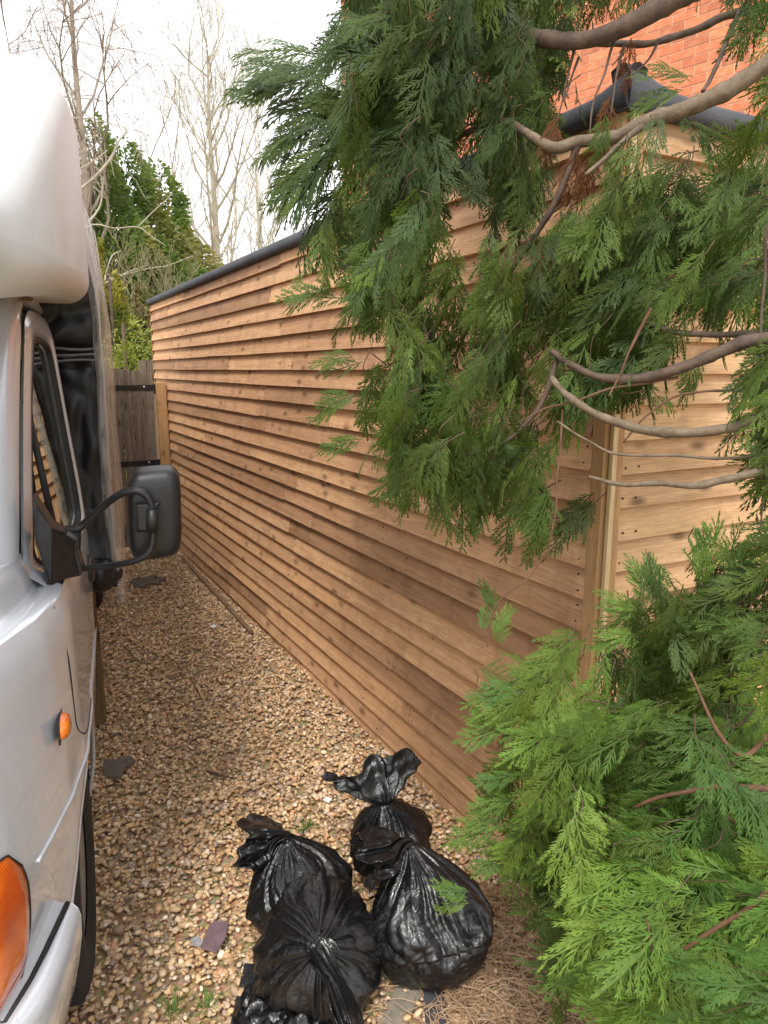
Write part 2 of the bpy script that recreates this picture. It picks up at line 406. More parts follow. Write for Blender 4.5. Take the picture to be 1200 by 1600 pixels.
def keep_path(P):
    x, y = P[:, 0], P[:, 1]
    free = (x < 1.485) | (y < 1.43)
    van = x > .0+(y-1.6)*.15-.12      # only a strip under the van is seen
    return free & van
near_p = scatter(15000, -.15, 1.95, .95, 2.75, keep_path)
far_p = scatter(27000, -.1, 1.49, 2.7, 7.6, keep_path)
g1 = stones('gravel', near_p, 1, .0055, .019); tag(g1, 'golden angular gravel covering the yard near the bin bags', 'gravel')
g2 = stones('gravel', far_p, 1, .006, .0185); tag(g2, 'golden gravel strip running to the gate between van and shed', 'gravel')

# ------------------------------------------------------------------ timber shed
DX, YC, YF, ZT = 1.49, 1.46, 7.66, 2.40
shed = thing('timber_shed', 'long flat roofed shed clad in overlapping brown timber boards', 'shed', (DX, YC, 0))
def board(parent, p0, rotz, length, z0, h, mat, seed, lap=.022):
    """local x along the board, y outward, z up; a tapered feather-edge board"""
    rr = random.Random(seed); nseg = max(2, int(length/.35)); V = []; wob = rr.uniform(0, 9)
    for i in range(nseg+1):
        x = length*i/nseg; dz = .0032*noise.noise(Vector((x*1.4+wob, seed*.37, 0))); dy = .003*noise.noise(Vector((x*1.1, wob, 4)))
        V += [(x, .012+dy, 0+dz), (x, .032+dy, .0015+dz), (x, .0060+dy, h+lap+dz), (x, -.001, h+lap+dz)]
    F = []
    for i in range(nseg):
        a = i*4
        for k in range(4): F.append((a+k, a+(k+1) % 4, a+4+(k+1) % 4, a+4+k))
    F = [tuple(reversed(q)) for q in F]+[(3, 2, 1, 0)[::-1], tuple(nseg*4+k for k in (0, 1, 2, 3))[::-1]]
    me = bpy.data.meshes.new('board'); me.from_pydata(V, [], F); me.update(); me.materials.append(mat)
    o = bpy.data.objects.new('board', me); col.objects.link(o); o.parent = parent
    o.location = Vector(p0)+Vector((0, 0, z0))-parent.location+Matrix.Rotation(rotz, 3, 'Z') @ Vector((0, rr.uniform(-.003, .003), 0)); o.rotation_euler = (0, rr.uniform(-.0016, .0016), rotz)
    return o
E = .0945
nails = MB()
rr = random.Random(5); row = 0; z = 1.753-19*E
while z < ZT-.02:
    h = min(E, ZT-z)
    y = YC+.022+rr.uniform(0, .008); first = True
    while y < YF:
        L = rr.choice([1.2, 1.8, 2.4, 3.0, 3.6, 3.0])*rr.uniform(.9, 1.05)
        if first: L = rr.uniform(.25, 3.2); first = False
        if YF-(y+L) < .5: L = YF-y
        L = min(L, YF-y)
        # local x must run along +Y with y outward (-X): rotate +90
        board(shed, (DX, y, 0), R(90), L-.006, z+rr.uniform(-.004, .004), h, M['board'], row*17+int(y*10))
        for yy in ((y+.03, y+L-.03) if L < 1.3 else (y+.03, y+L/2, y+L-.03)):
            nails.box((DX-.0268, yy, z+.022), (.0035, .0045, .0045)); nails.box((DX-.0185, yy+rr.uniform(-.01, .01), z+.068), (.0035, .0045, .0045))
        y += L
    z += E; row += 1
# right-hand facade at the corner
z = 1.647-18*.0933; XE = 4.4
while z < ZT-.02:
    h = min(.0933, ZT-z); x = DX+.028+rr.uniform(0, .012); first = True
    while x < XE:
        L = rr.choice([1.8, 2.4, 3.0])
        if first: L = rr.choice([.95, 2.4, 1.9, 2.9, 2.9, .62])*rr.uniform(.9, 1.1); first = False
        L = min(L, XE-x)
        board(shed, (x+L-.002, YC, 0), R(180), L-.002, z+rr.uniform(-.003, .003), h, M['board_pale'], row*31+int(x*10))
        for xx in (x+.018, x+.07, x+L-.03):
            nails.box((xx, YC-.0268, z+.022+rr.uniform(-.004, .006)), (.005, .0035, .005))
        x += L
    z += .0933; row += 1
tag(nails.build('nail_heads', M['nail'], shed), kind='stuff')
core = MB(); core.box(((DX+XE)/2+.01, (YC+YF)/2+.01, 1.19), (XE-DX-.03, YF-YC-.03, 2.4)); core.build('inner_wall', M['post_green'], shed)
# corner: two posts and a pale cover batten between them
cp = MB(); cp.box((DX-.019, YC-.003, 1.2), (.034, .046, 2.4)); o = cp.build('corner_post', M['post'], shed); bevel(o, .002)
cp = MB(); cp.box((DX+.0135, YC-.020, 1.2), (.030, .034, 2.4)); o = cp.build('corner_post', M['post'], shed); bevel(o, .002)
cp = MB(); cp.box((DX-.010, YC-.036, 1.19), (.018, .014, 2.38)); o = cp.build('cover_batten', M['batten'], shed); bevel(o, .002)
# far edge trim and roof
cp = MB(); cp.box((DX-.012, YF+.012, 1.2), (.03, .022, 2.4)); cp.build('edge_trim', M['post'], shed)
rf = MB(); rf.box(((DX+XE)/2+.03, (YC+YF)/2+.03, 2.425), (XE-DX-.0, YF-YC, .03)); rf.build('roof', M['felt'], shed)
def felt_edge(path, outv, name, ends):
    """rounded felt roll along path; outv outward normal, (extra height at each point)"""
    prof = [(-.03, .052), (0, .058), (.02, .055), (.036, .042), (.042, .022), (.040, .004), (.030, -.006), (.012, -.008), (-.002, -.006)]
    V = []
    for (p, e) in path:
        for (o_, zz) in prof:
            q = np.array(p)+np.array(outv)*(o_)+np.array([0, 0, zz+e*max(0, zz/.058)]); V.append(q)
    n = len(prof); F = grid_faces(n, len(path)); F += [tuple(range(n)), tuple(range((len(path)-1)*n, len(path)*n))[::-1]]
    return mk(name, V, F, M['felt'], shed, smooth=True)
pth = []
for i in range(26):
    y = YC-.045+(YF-YC+.07)*((i/25)**1.8); e = .045*math.exp(-((y-YC+.045)/.07)**2)+.003*noise.noise(Vector((y*3, 0, 0))); pth.append(((DX-.012, y, ZT-.008), e))
felt_edge(pth, (-1, 0, 0), 'felt_roll', None)
pth = []
for i in range(20):
    x = DX-.045+(XE-DX+.05)*((i/19)**1.8); e = .045*math.exp(-((x-DX+.045)/.12)**2)+.004*noise.noise(Vector((x*3, 2, 0))); pth.append(((x, YC-.012, ZT-.008), e))
felt_edge(pth, (0, -1, 0), 'felt_roll', None)

# ------------------------------------------------------------------ gate and its post
GY = 7.15
gate = thing('wooden_gate', 'weathered grey plank gate with black strap hinges at the end of the gravel', 'gate', (.6, GY, 0))
gx_r = 1.345; bw = .098; x = gx_r; k = 0
while x > -.6:
    top = 1.705+.045*math.sin(min(1, (gx_r-x)/.5)*math.pi*.6)+random.uniform(-.004, .004)
    m = MB(); m.box((x-bw/2+.002, GY+random.uniform(-.003, .003), (top+.04)/2+.02), (bw-.006, .02, top-.04)); o = m.build('plank', M['grey_board'], gate, loc=(x, GY, 0)); bevel(o, .003)
    x -= bw; k += 1
for zz in (1.585, .87):
    m = MB(); m.box((gx_r-.235, GY-.016, zz), (.48, .006, .05)); st = m.build('hinge_strap', M['black_iron'], gate)
    m = MB(); m.tube([(gx_r-.08, GY-.018, zz+.004), (gx_r-.08, GY-.026, zz+.004)], [.014, .009], 10); m.build('bolt', M['steel'], st, smooth=True)
    for xx in (.2, .32):
        m = MB(); m.tube([(gx_r-xx, GY-.018, zz), (gx_r-xx, GY-.023, zz)], [.007, .005], 8); m.build('bolt', M['black_iron'], st)
    m = MB(); m.box((gx_r+.012, GY-.02, zz-.012), (.018, .012, .09)); m.build('hinge_pin', M['black_iron'], st)
for zz in (1.45, .3):
    m = MB(); m.box((gx_r-.9, GY+.035, zz), (1.8, .045, .09)); m.build('rail', M['grey_board'], gate)
gp = MB(); gp.box((1.412, GY-.03, .815), (.088, .088, 1.63)); o = gp.build('gate_post', M['post'], None, loc=(1.412, GY-.03, 0)); bevel(o, .004)
tag(o, 'new pale square timber gate post against the shed wall', 'gate post')
# old fence posts just beyond the gate
for i, (px, w) in enumerate(((222, .07), (236, .10))):
    p = gy(px, 563, 8.2); m = MB(); m.box((p[0], 8.2, p[2]/2), (w, .06, p[2])); o = m.build('fence_post', M['grey_board'], None, loc=(p[0], 8.2, 0))
    tag(o, ('narrow dark brown post standing behind the gate', 'wider pale brown post standing behind the gate next to the shed')[i], 'fence post')

# ------------------------------------------------------------------ brick house
HP0 = at(1020, 100, 6.3); A = R(15)
hd = np.array([-math.sin(A), math.cos(A), 0]); hn = np.array([math.cos(A), math.sin(A), 0])   # hd along wall (away), hn into the wall
hb = np.array([HP0[0], HP0[1], 0])
house = thing('brick_house', 'tall orange red brick house wall rising behind the timber shed', 'house', tuple(hb+hd*4.2))
S0, S1, HZ = -4.2, 4.24, 6.7
m = MB(); c = hb+hd*(S0+S1)/2+hn*.3385; m.box((c[0], c[1], HZ/2), (S1-S0-.02, .678, HZ), (hd, hn, (0, 0, 1))); m.build('wall', M['mortar'], house)
cells = []
zr = 2.4; r_ = 0
while zr < HZ-.07:
    s = S0+(.1125 if r_ % 2 else 0)
    while s+.215 < S1:
        cells.append((s, zr)); s += .225
    if r_ % 2 == 0: pass
    zr += .075; r_ += 1
def prj(p):
    v = np.array(p)-CAM; zc = v@FW; return 600+FOC*(v@RT)/zc, 800-FOC*(v@UP)/zc
scored = []
for (s, zz) in cells:
    px, py = prj(hb+hd*(s+.107)+np.array([0, 0, zz+.03])); vis = 860 < px < 1215 and -10 < py < 215
    vis2 = 535 < px < 1215 and -10 < py < 400
    scored.append((0 if vis else (1 if vis2 else 2), -px, s, zz))
scored.sort(); solo = scored[:300]; rest = scored[300:]
bme = {}
def brick_mesh(L, key):
    if key not in bme:
        mm = MB(); mm.box((0, 0, 0), (L, .10, .064)); me = bpy.data.meshes.new('brick'); me.from_pydata(mm.v, [], mm.f); me.update(); me.materials.append(M['brick']); bme[key] = me
    return bme[key]
for (_, _, s, zz) in solo:
    o = bpy.data.objects.new('brick', brick_mesh(.214, 0)); col.objects.link(o); o.parent = house
    p = hb+hd*(s+.1075)+hn*(.044+random.uniform(-.0015, .0015)); o.location = Vector((p[0], p[1], zz+.032))-house.location; o.rotation_euler = (0, 0, R(90)+A)
mass = MB(); cols = []
for (_, _, s, zz) in rest:
    p = hb+hd*(s+.1075)+hn*(.044+random.uniform(-.0015, .0015)); mass.box((p[0], p[1], zz+.032), (.214, .10, .064), (hd, hn, (0, 0, 1)))
    t = random.choice([(.66, .72, .8), (.92, .95, 1), (1, 1, 1), (1, 1, 1), (1.06, 1.1, 1.05)]); cols += [t]*8
mk('bricks', mass.v, mass.f, M['brick_mass'], house, kind='stuff', attr=np.array(cols))
ro = MB(); c = hb+hd*(S0+S1)/2+hn*2.0
V = []
for s in (S0-.3, S1+.3):
    for (t, zz) in ((-.35, HZ-.05), (-.35, HZ-.15), (3.0, HZ+2.0), (3.0, HZ+2.12)): q = hb+hd*s+hn*t; V.append((q[0], q[1], zz))
ro.add(V, [(0, 1, 2, 3), (7, 6, 5, 4), (0, 3, 7, 4), (1, 5, 6, 2), (0, 4, 5, 1), (3, 2, 6, 7)]); ro.build('roof', M['roof_tile'], house)
# ------------------------------------------------------------------ camper van (nose towards the camera, tail leaning to the shed)
AV = R(8.5); vv = np.array([math.sin(AV), math.cos(AV), 0]); vn = np.array([math.cos(AV), -math.sin(AV), 0]); VB = np.array([.27, 2.9, 0])
def W(s, t, z): return VB+vv*s-vn*t+np.array([0, 0, z])          # s back along the van, t inward from its side, z up
VAX = (tuple(vv), tuple(-vn), (0, 0, 1))
def itp(x, tab):
    if x <= tab[0][0]: return tab[0][1]
    for (a, p), (b, q) in zip(tab, tab[1:]):
        if x <= b:
            u = (x-a)/(b-a); return p+(q-p)*u
    return tab[-1][1]
T0 = [(.30, .06), (.40, .038), (.46, .03), (.70, .012), (.91, .008), (1.17, .013), (1.32, .024), (1.51, .042), (1.70, .059), (1.85, .072), (1.92, .085), (1.97, .105), (2.0, .14), (2.03, .22), (2.045, .35)]
PL = [(-1.91, .97), (-1.90, .7), (-1.86, .48), (-1.79, .32), (-1.70, .205), (-1.6, .130), (-1.5, .088), (-1.42, .066), (-1.35, .048), (-1.2, .016), (-1.0, .0), (-.5, -.003), (0, 0)]
LEAN = [(-1.6, .16), (-1.35, .10), (-1.05, 0), (0, 0)]
def Tside(s, z): return itp(z, T0)+(.10*max(0, -s-.05)**1.2 if z > 1.25 else .10*max(0, -s-.05)**1.2*max(0, (z-1.15)/.1))
van = thing('camper_van', 'silver and white coachbuilt camper van parked close beside the shed', 'van', tuple(W(-.9, .97, 0)))
WS, WR = -.87, .34     # front wheel centre and radius
# plan path of the lower body from the cab rear forward, round the nose and back on the far side
path = [(s, itp(s, PL)) for s in np.concatenate([np.linspace(0, -1.6, 81), np.linspace(-1.62, -1.86, 13)])]+[(-1.885, .58), (-1.90, .7), (-1.908, .82), (-1.91, .965)]
half = path[:]; path = half+[(s, 1.93-t) for s, t in reversed(half[:-1])]
levels = [.36, .40, .43, .455]+[.455+.0125*k for k in range(1, 29)]+[ .85, .92, 1.0, 1.08, 1.14, 1.18, 1.197]
def low_t(s, t, z):
    d = itp(z, T0)-.012
    d += max(0, z-.75)*itp(s, LEAN)
    if z > 1.15: d += (z-1.15)*.35
    r = math.hypot(s-WS, z-WR)                    # flare round the wheel arch
    d -= .009*math.exp(-((r-.43)/.05)**2)
    return d
V = []
for z in levels:
    for (s, t) in path:
        near = t < .97; tt = t if near else 1.93-t
        q = tt+low_t(s, tt, z)*(1 if tt < .3 else 0)
        ss = s+(max(0, z-.75)*.25+abs(itp(z, T0)-.012))*(1 if tt >= .3 else max(0, (tt-.1)/.2))
        # snap to the arch
        r = math.hypot(ss-WS, z-.33)
        if abs(r-.40) < .0105: k = .40/r; ss = WS+(ss-WS)*k; zz = .33+(z-.33)*k
        else: zz = z
        V.append(W(ss, q if near else 1.93-q, zz))
F = grid_faces(len(path), len(levels)); ok = []
for f in F:
    c = sum(V[i] for i in f)/4; s = (c-VB)@vv; t = -(c-VB)@vn
    if math.hypot(s-WS, c[2]-.33) < .3975 and (t < .35 or t > 1.58): continue
    ok.append(f)
mk('body', V, ok, M['silver'], van, smooth=True)
# rolled lip round the arch
P = []
for k in range(41):
    a = math.pi*(-.06+1.12*k/40); s_, z_ = WS+.400*math.cos(a), .33+.400*math.sin(a); P.append(W(s_, itp(s_, PL)+low_t(s_, itp(s_, PL), z_)+.003, z_))
MB().tube(P, .007, 8).build('arch_lip', M['silver'], van, smooth=True)
# wheel arch lining and wheel
m = MB()
for k in range(17):
    a = math.pi*(k-.5)/15.0
    for t in (.03, .32): m.v.append(tuple(W(WS+.402*math.cos(a), t, .33+.402*math.sin(a))))
for k in range(16): m.f.append((2*k, 2*k+1, 2*k+3, 2*k+2))
m.box(W(WS, .33, .5), (.85, .02, .7), VAX); m.build('wheel_arch', M['seal'], van)
m = MB(); prof = [(.20, .03), (.235, .014), (.29, .012), (.322, .022), (.335, .045), (.338, .13), (.334, .20), (.30, .235), (.2, .235)]
V = []; n = 56
for (r, t) in prof:
    for k in range(n): a = 2*math.pi*k/n; V.append(W(WS+r*math.cos(a), t+.012, .335+r*math.sin(a)))
wheel = mk('wheel', V, grid_faces(n, len(prof), True), M['rubber'], van, smooth=True)
m = MB()
for k in range(n):
    a = 2*math.pi*k/n; c, s = math.cos(a), math.sin(a)
    for q in (0, 1): m.box(W(WS+.336*c, .07+.09*q, .335+.336*s), (.014, .05, .012), ((vv*c+np.array([0, 0, s])), -vn, (-vv*s+np.array([0, 0, c]))))
tag(m.build('tread', M['rubber'], wheel), kind='stuff')
V = []; prof = [(.0, .07), (.07, .065), (.09, .085), (.15, .09), (.165, .06), (.19, .04), (.203, .036)]
for (r, t) in prof:
    for k in range(n): a = 2*math.pi*k/n; V.append(W(WS+r*math.cos(a), t+.01, .335+r*math.sin(a)))
mk('rim', V, grid_faces(n, len(prof), True), M['rim'], wheel, smooth=True)
m = MB()
for k in range(6):
    a = 2*math.pi*k/6; p = W(WS+.05*math.cos(a), .072, .335+.05*math.sin(a)); m.tube([p, p+vn*.02], .009, 6)
m.build('wheel_nut', M['steel'], wheel)

# bonnet: outer ledge, rise, crown
bp = [(s, t) for s, t in path if s < -.90]
rows = []
def brow(off, z, zf):
    r_ = []
    for (s, t) in bp:
        near = t < .965; tt = t if near else 1.93-t
        base = tt+low_t(s, tt, 1.197)*(1 if tt < .3 else 0)
        q = min(.965, base+off*(1-.2*(tt > .3)))
        ss = s+max(0, 1.197-.75)*.25*(1 if tt >= .3 else max(0, (tt-.1)/.2))+off*min(1, max(0, (tt-.08)/.3))*.9
        drop = -.12*max(0, (-ss-1.2)/.7)**1.3
        r_.append(W(min(ss, -.90), q if near else 1.93-q, z+(drop if zf else 0)))
    return r_
for off, z in ((0, 1.197), (.012, 1.204), (.045, 1.208), (.058, 1.204), (.066, 1.22), (.073, 1.26), (.085, 1.285), (.12, 1.305), (.25, 1.33), (.45, 1.35), (.9, 1.36)):
    rows.append(brow(off, z, off > .02))
V = [p for r_ in rows for p in r_]
mk('bonnet', V, grid_faces(len(bp), len(rows)), M['silver'], van, smooth=True)

# upper cab side: pillars and door frame as one skin with the window cut out
def inv_side(px, py):
    """photo survey point -> (s, z) on the cab side"""
    d = ray(px, py); best = None
    for k in np.linspace(.5, 6, 2200):
        P = CAM+d*k; s = (P-VB)@vv; t = -(P-VB)@vn; z = P[2]
        e = t-Tside(s, z)
        if e > 0 and s > -2: return float(s), float(z)
    return None
win_px = [(47, 548), (52, 527), (62, 522), (74, 538), (86, 600), (98, 680), (110, 755), (117, 800), (116, 830), (108, 842), (96, 842), (80, 822), (62, 785), (52, 700), (48, 620)]
def side_pt(s, z, off=0.): return W(s, Tside(s, z)-off, z)
win = [(-.86, 1.27), (-.72, 1.46), (-.56, 1.66), (-.42, 1.80), (-.36, 1.845), (-.28, 1.86), (-.12, 1.85), (-.075, 1.81), (-.07, 1.66), (-.07, 1.45), (-.075, 1.26), (-.10, 1.215), (-.16, 1.20), (-.4, 1.20), (-.70, 1.20), (-.83, 1.22)]
outer = [(-.985, 1.25), (-.82, 1.46), (-.66, 1.66), (-.50, 1.84), (-.42, 1.90), (-.30, 1.935), (-.10, 1.93), (-.015, 1.89), (-.012, 1.66), (-.012, 1.45), (-.012, 1.24), (-.012, 1.197), (-.16, 1.17), (-.4, 1.17), (-.74, 1.17), (-.93, 1.19)]
def ring_skin(a, b, name, mat, parent, off=0., steps=4, depth=0.):
    V = []; n = len(a)
    A_ = smooth_curve(a+[a[0]], 5)[:-1]; B_ = smooth_curve(b+[b[0]], 5)[:-1]; n = len(A_)
    for k in range(steps+1):
        u = k/steps
        for p, q in zip(A_, B_): s = p[0]+(q[0]-p[0])*u; z = p[1]+(q[1]-p[1])*u; V.append(side_pt(s, z, off+.006*math.sin(u*math.pi)))
    if depth:
        for p in B_: V.append(side_pt(p[0], p[1], off-depth))
        steps += 1
    return mk(name, V, grid_faces(n, steps+1, True), mat, parent, smooth=True)
door = thing_part = mk('door', [W(0, .02, .5)]*3, [(0, 1, 2)], M['silver'], van) if False else None
frame = ring_skin(outer, win, 'door_frame', M['silver'], van, off=.010, depth=.03)
seal = ring_skin([(s+(-.42-s)*.015, z+(1.5-z)*.015) for s, z in win], [(s+(-.42-s)*.07, z+(1.5-z)*.07) for s, z in win], 'window_seal', M['seal'], frame, off=.004, depth=.012)
G = smooth_curve(win+[win[0]], 5)[:-1]; gc = (-.38, 1.47); V = []
for u in (1, .75, .5, .25, .02):
    for p in G: s = gc[0]+(p[0]-gc[0])*u; z = gc[1]+(p[1]-gc[1])*u; V.append(side_pt(s, z, -.012))
mk('window_glass', V, grid_faces(len(G), 5, True)+[tuple(range(4*len(G), 5*len(G)))], M['glass'], van, smooth=True)
# divider bars of the quarter light
m = MB(); m.tube([side_pt(-.60, 1.205, -.006), side_pt(-.56, 1.66, -.006)], .010, 6); m.build('window_divider', M['seal'], van, smooth=True)
# A pillar and roof side: skin from pillar front edge to door frame outer edge, then over the roof
def strip(name, rows_, mat, parent, smooth=True): return mk(name, [p for r_ in rows_ for p in r_], grid_faces(len(rows_[0]), len(rows_)), mat, parent, smooth=smooth)
pill_o = [(-.995, 1.25), (-.83, 1.46), (-.67, 1.66), (-.51, 1.84), (-.43, 1.905), (-.31, 1.945), (-.10, 1.945), (.0, 1.94)]
pill_o = smooth_curve(pill_o, 5)
rws = []
for (dt, ds, dz) in ((.028, 0, 0), (.004, -.003, .001), (-.004, -.008, .004), (-.006, -.02, .014), (.008, -.045, .034), (.03, -.062, .045), (.055, -.066, .05)):
    r_ = []
    for i, (s, z) in enumerate(pill_o):
        u = min(1, max(0, (z-1.88)/.06)); # near the roof the skin turns upward not forward
        s2 = s+ds*(1-u); z2 = z+dz*(1+.6*u); r_.append(W(s2, Tside(s, z)+dt, z2))
    rws.append(r_)
strip('pillar', rws, M['silver'], van)
# rusty seam and windscreen with its black rubber
scr = [(s-.066*(1-min(1, max(0, (z-1.88)/.06))), Tside(s, z)+.057, z+.05*(1+.6*min(1, max(0, (z-1.88)/.06)))) for s, z in pill_o if s < -.42]
m = MB(); m.tube([W(s, t-.003, z) for s, t, z in scr], .004, 6); m.build('seam', M['rust'], van)
m = MB(); m.tube([W(s-.004, t+.012, z) for s, t, z in scr], .012, 8); m.build('windscreen_seal', M['seal'], van, smooth=True)
V = []
for (s, t, z) in scr:
    for u in np.linspace(0, 1, 13): tt = t+.015+(1.93-2*t-.03)*u; V.append(W(s-.22*math.sin(u*math.pi)**.8, tt, z))
mk('windscreen', V, grid_faces(13, len(scr)), M['glass'], van, smooth=True)
# far side pillar, cab roof, rear wall and dark interior
V = []
for s in (-.45, -.2, .0):
    for u in np.linspace(0, 1, 15): V.append(W(s-.15*math.sin(u*math.pi)*(s < -.4), .085+1.76*u, 1.99+.07*math.sin(u*math.pi)**.5+(.0 if s > -.4 else -.03)))
mk('cab_roof', V, grid_faces(15, 3), M['silver'], van, smooth=True)
m = MB(); m.box(W(-.02, .965, 1.15), (.03, 1.72, 1.6), VAX); m.box(W(-.6, .965, .95), (1.1, 1.6, .1), VAX); m.box(W(-.95, .965, 1.1), (.25, 1.5, .25), VAX)
m.box(W(-.28, .40, 1.28), (.16, .42, .7), VAX); m.box(W(-.3, .40, 1.72), (.1, .24, .2), VAX)
m.build('interior', M['cab_dark'], van)
V = []
for i in range(30):
    for z in (1.1, 1.5, 1.93): V.append(W(-.11-.012*i*.75, Tside(-.1, z)+.045+.014*math.sin(i*1.3), z))
mk('curtain', V, [(a*3+b, a*3+b+1, a*3+b+4, a*3+b+3) for a in range(29) for b in (0, 1)], M['curtain'], van, smooth=True)
m = MB(); m.box(W(-.55, 1.88, 1.55), (.9, .02, .7), VAX); m.build('far_window', M['glass'], van)

# shut lines (thin dark grooves as inlaid seals), side moulding, sill line
def groove(name, pts, r_=.0028, mat=M['seal']):
    P = smooth_curve([W(s, itp(s, PL)+low_t(s, itp(s, PL), z)+.0008, z) for s, z in pts], 5); return MB().tube(P, r_, 5).build(name, mat, van, smooth=True)
groove('shut_line', [(-1.085, 1.19), (-1.078, 1.06), (-1.078, .93), (-1.07, .87), (-1.03, .83), (-.96, .79), (-.87, .775), (-.70, .765), (-.56, .70), (-.47, .60), (-.44, .48)])
groove('shut_line', [(-.02, 1.19), (-.02, .9), (-.02, .6), (-.02, .46)])
groove('shut_line', [(-.43, .465), (-.2, .465), (0, .465)], .003)
P = smooth_curve([W(s, itp(s, PL)+low_t(s, itp(s, PL), .752)-.001, .752) for s in (0, -.3, -.42, -.5, -.6, -.7, -.8, -.9, -1., -1.1, -1.2, -1.25, -1.3, -1.35, -1.43)], 5)
MB().tube(P, .0045, 6).build('side_moulding', M['silver'], van, smooth=True)
# small rust-edged joint where the wing meets the pillar
# amber side repeater
p = W(-1.222, itp(-1.222, PL)+low_t(-1.222, .01, .945)-.006, .945)
def lens(name, p, L, Hh, D, mat, parent, tilt=0.):
    V = []; nu, nv = 24, 10
    for j in range(nv):
        ph = math.pi/2*j/(nv-1)
        for i in range(nu):
            a = 2*math.pi*i/nu; c, s = math.cos(a), math.sin(a); e = .75
            x = math.copysign(abs(c)**e, c)*L/2*math.cos(ph)**.6; y = math.copysign(abs(s)**e, s)*Hh/2*math.cos(ph)**.6
            V.append(p+vv*(x+tilt*y)+np.array([0, 0, 1])*y+vn*D*math.sin(ph))
    return mk(name, V, grid_faces(nu, nv, True), mat, parent, smooth=True)
lens('side_repeater', p, .085, .050, .022, M['amber'], van)
m = MB(); m.box(p-vn*.001, (.088, .005, .050), (vv, vn, (0, 0, 1))); m.build('repeater_base', M['seal'], van)
# door handle: oval ring
hp = W(-.13, .005, 1.03); pts = [hp+vn*.012+vv*.055*math.cos(a)+np.array([0, 0, .038*math.sin(a)]) for a in np.linspace(0, 2*math.pi, 25)]
MB().tube(pts, .013, 8, False).build('door_handle', M['black_plastic'], van, smooth=True)

# headlamp indicator wrapping the corner
V = []; nu, nv = 22, 16
def lampz(u):   # u 0 rear edge .. 1 forward
    top = .835-.0*u+.02*math.sin(u*3) - .10*u**1.5*0; bot = .575-.03*u**.5
    return bot, top-.35*max(0, .10-u)*1.2
for i in range(nu):
    u = i/(nu-1); s = -1.49-.30*u; b0, t0 = lampz(u)
    e = min(1, math.sin(min(1, u/.12)*math.pi/2))
    mid = (b0+t0)/2+.03*(1-e); hh = (t0-b0)/2*(.72+.28*e)
    for j in range(nv):
        w = j/(nv-1)*2-1; z = mid+hh*w
        bul = .020*(1-w**4)*min(1, u*6+.15); t = itp(s, PL)
        V.append(W(s, t+low_t(s, t, z)-.002-bul, z))
mk('indicator_lens', V, grid_faces(nv, nu), M['amber'], van, smooth=True)
edge = [V[i*nv+nv-1] for i in range(nu)][::-1]+[V[j] for j in range(nv)][::-1]+[V[i*nv] for i in range(nu)]
MB().tube([q+vn*.001 for q in edge], .0022, 6).build('lens_seal', M['seal'], van, smooth=True)

# bumper: rounded band standing off the wing with a flat shelf and dark gap
BP = [(-1.345, .006), (-1.38, .012), (-1.45, .025), (-1.54, .052), (-1.61, .09), (-1.69, .15), (-1.80, .26), (-1.90, .42), (-1.98, .68), (-2.0, .965)]
BPs = smooth_curve(BP, 5); full = BPs+[np.array([p[0], 1.93-p[1]]) for p in reversed(BPs[:-1])]
prof = [(.06, .568), (.03, .575), (.014, .573), (.003, .560), (-.002, .54), (.0, .49), (.012, .42), (.03, .34), (.05, .28), (.09, .27)]
V = []
for k, (s, t) in enumerate(full):
    a = full[max(0, k-1)]; b = full[min(len(full)-1, k+1)]; d = np.array(b)-np.array(a); d = d/np.linalg.norm(d); nrm = np.array([d[1], -d[0]])
    dz = -.03*min(1, max(0, (-s-1.36)/.3))
    for (o_, z) in prof: V.append(W(s+nrm[0]*o_, t+nrm[1]*o_, z+dz))
np_ = len(prof)
F = grid_faces(np_, len(full)); F += [tuple(range(np_))]
mk('bumper', V, F, M['silver'], van, smooth=True)
sp = [(-1.35, .585), (-1.40, .578), (-1.46, .570), (-1.52, .560), (-1.6, .55)]
V = []
for s, z in sp:
    t = itp(s, PL)+low_t(s, itp(s, PL), z); V += [W(s, t+.01, z+.02), W(s, t-.022, z-.004)]
mk('bumper_shelf', V, grid_faces(2, 5), M['silver'], van)
P = [W(s, itp(s, PL)+low_t(s, itp(s, PL), z)-.028+.003*i, z-.003) for i, (s, z) in enumerate(sp)]
MB().tube(P, .006, 6).build('bumper_gap_seal', M['seal'], van, smooth=True)

# door mirror on its double arm
MS = -.78
def pm(px, py, s=MS):
    d = ray(px, py); k = ((VB+vv*s-CAM)@vv)/(d@vv); return CAM+d*k
foot = MB()
fp = [(50, 775), (62, 795), (80, 822), (104, 836), (122, 842), (120, 862), (128, 885), (128, 900), (100, 905), (82, 915), (72, 912), (66, 880), (56, 850)]
near_ = [pm(x, y, -.95 if x < 90 else -.86) for x, y in fp]; far_ = [pm(x, y, -.95 if x < 90 else -.86)+vv*.09 for x, y in fp]
foot.v = [tuple(p) for p in near_+far_]; n = len(fp); foot.f = [tuple(range(n)), tuple(range(2*n-1, n-1, -1))]+[(i, i+n, (i+1) % n+n, (i+1) % n) for i in range(n)]
mirror_foot = foot.build('mirror_bracket', M['black_plastic'], van); bevel(mirror_foot, .006, 3)
up = smooth_curve([pm(84, 835), pm(100, 829), pm(122, 826), pm(135, 815), pm(165, 788, MS-.02), pm(190, 771, MS-.05), pm(212, 767, MS-.068), pm(229, 774, MS-.072), pm(237, 790, MS-.072), pm(238, 806, MS-.07)], 5)
MB().tube(up, [.0105 if i > 10 else .0135 for i in range(len(up))], 10).build('mirror_arm', M['black_plastic'], van, smooth=True)
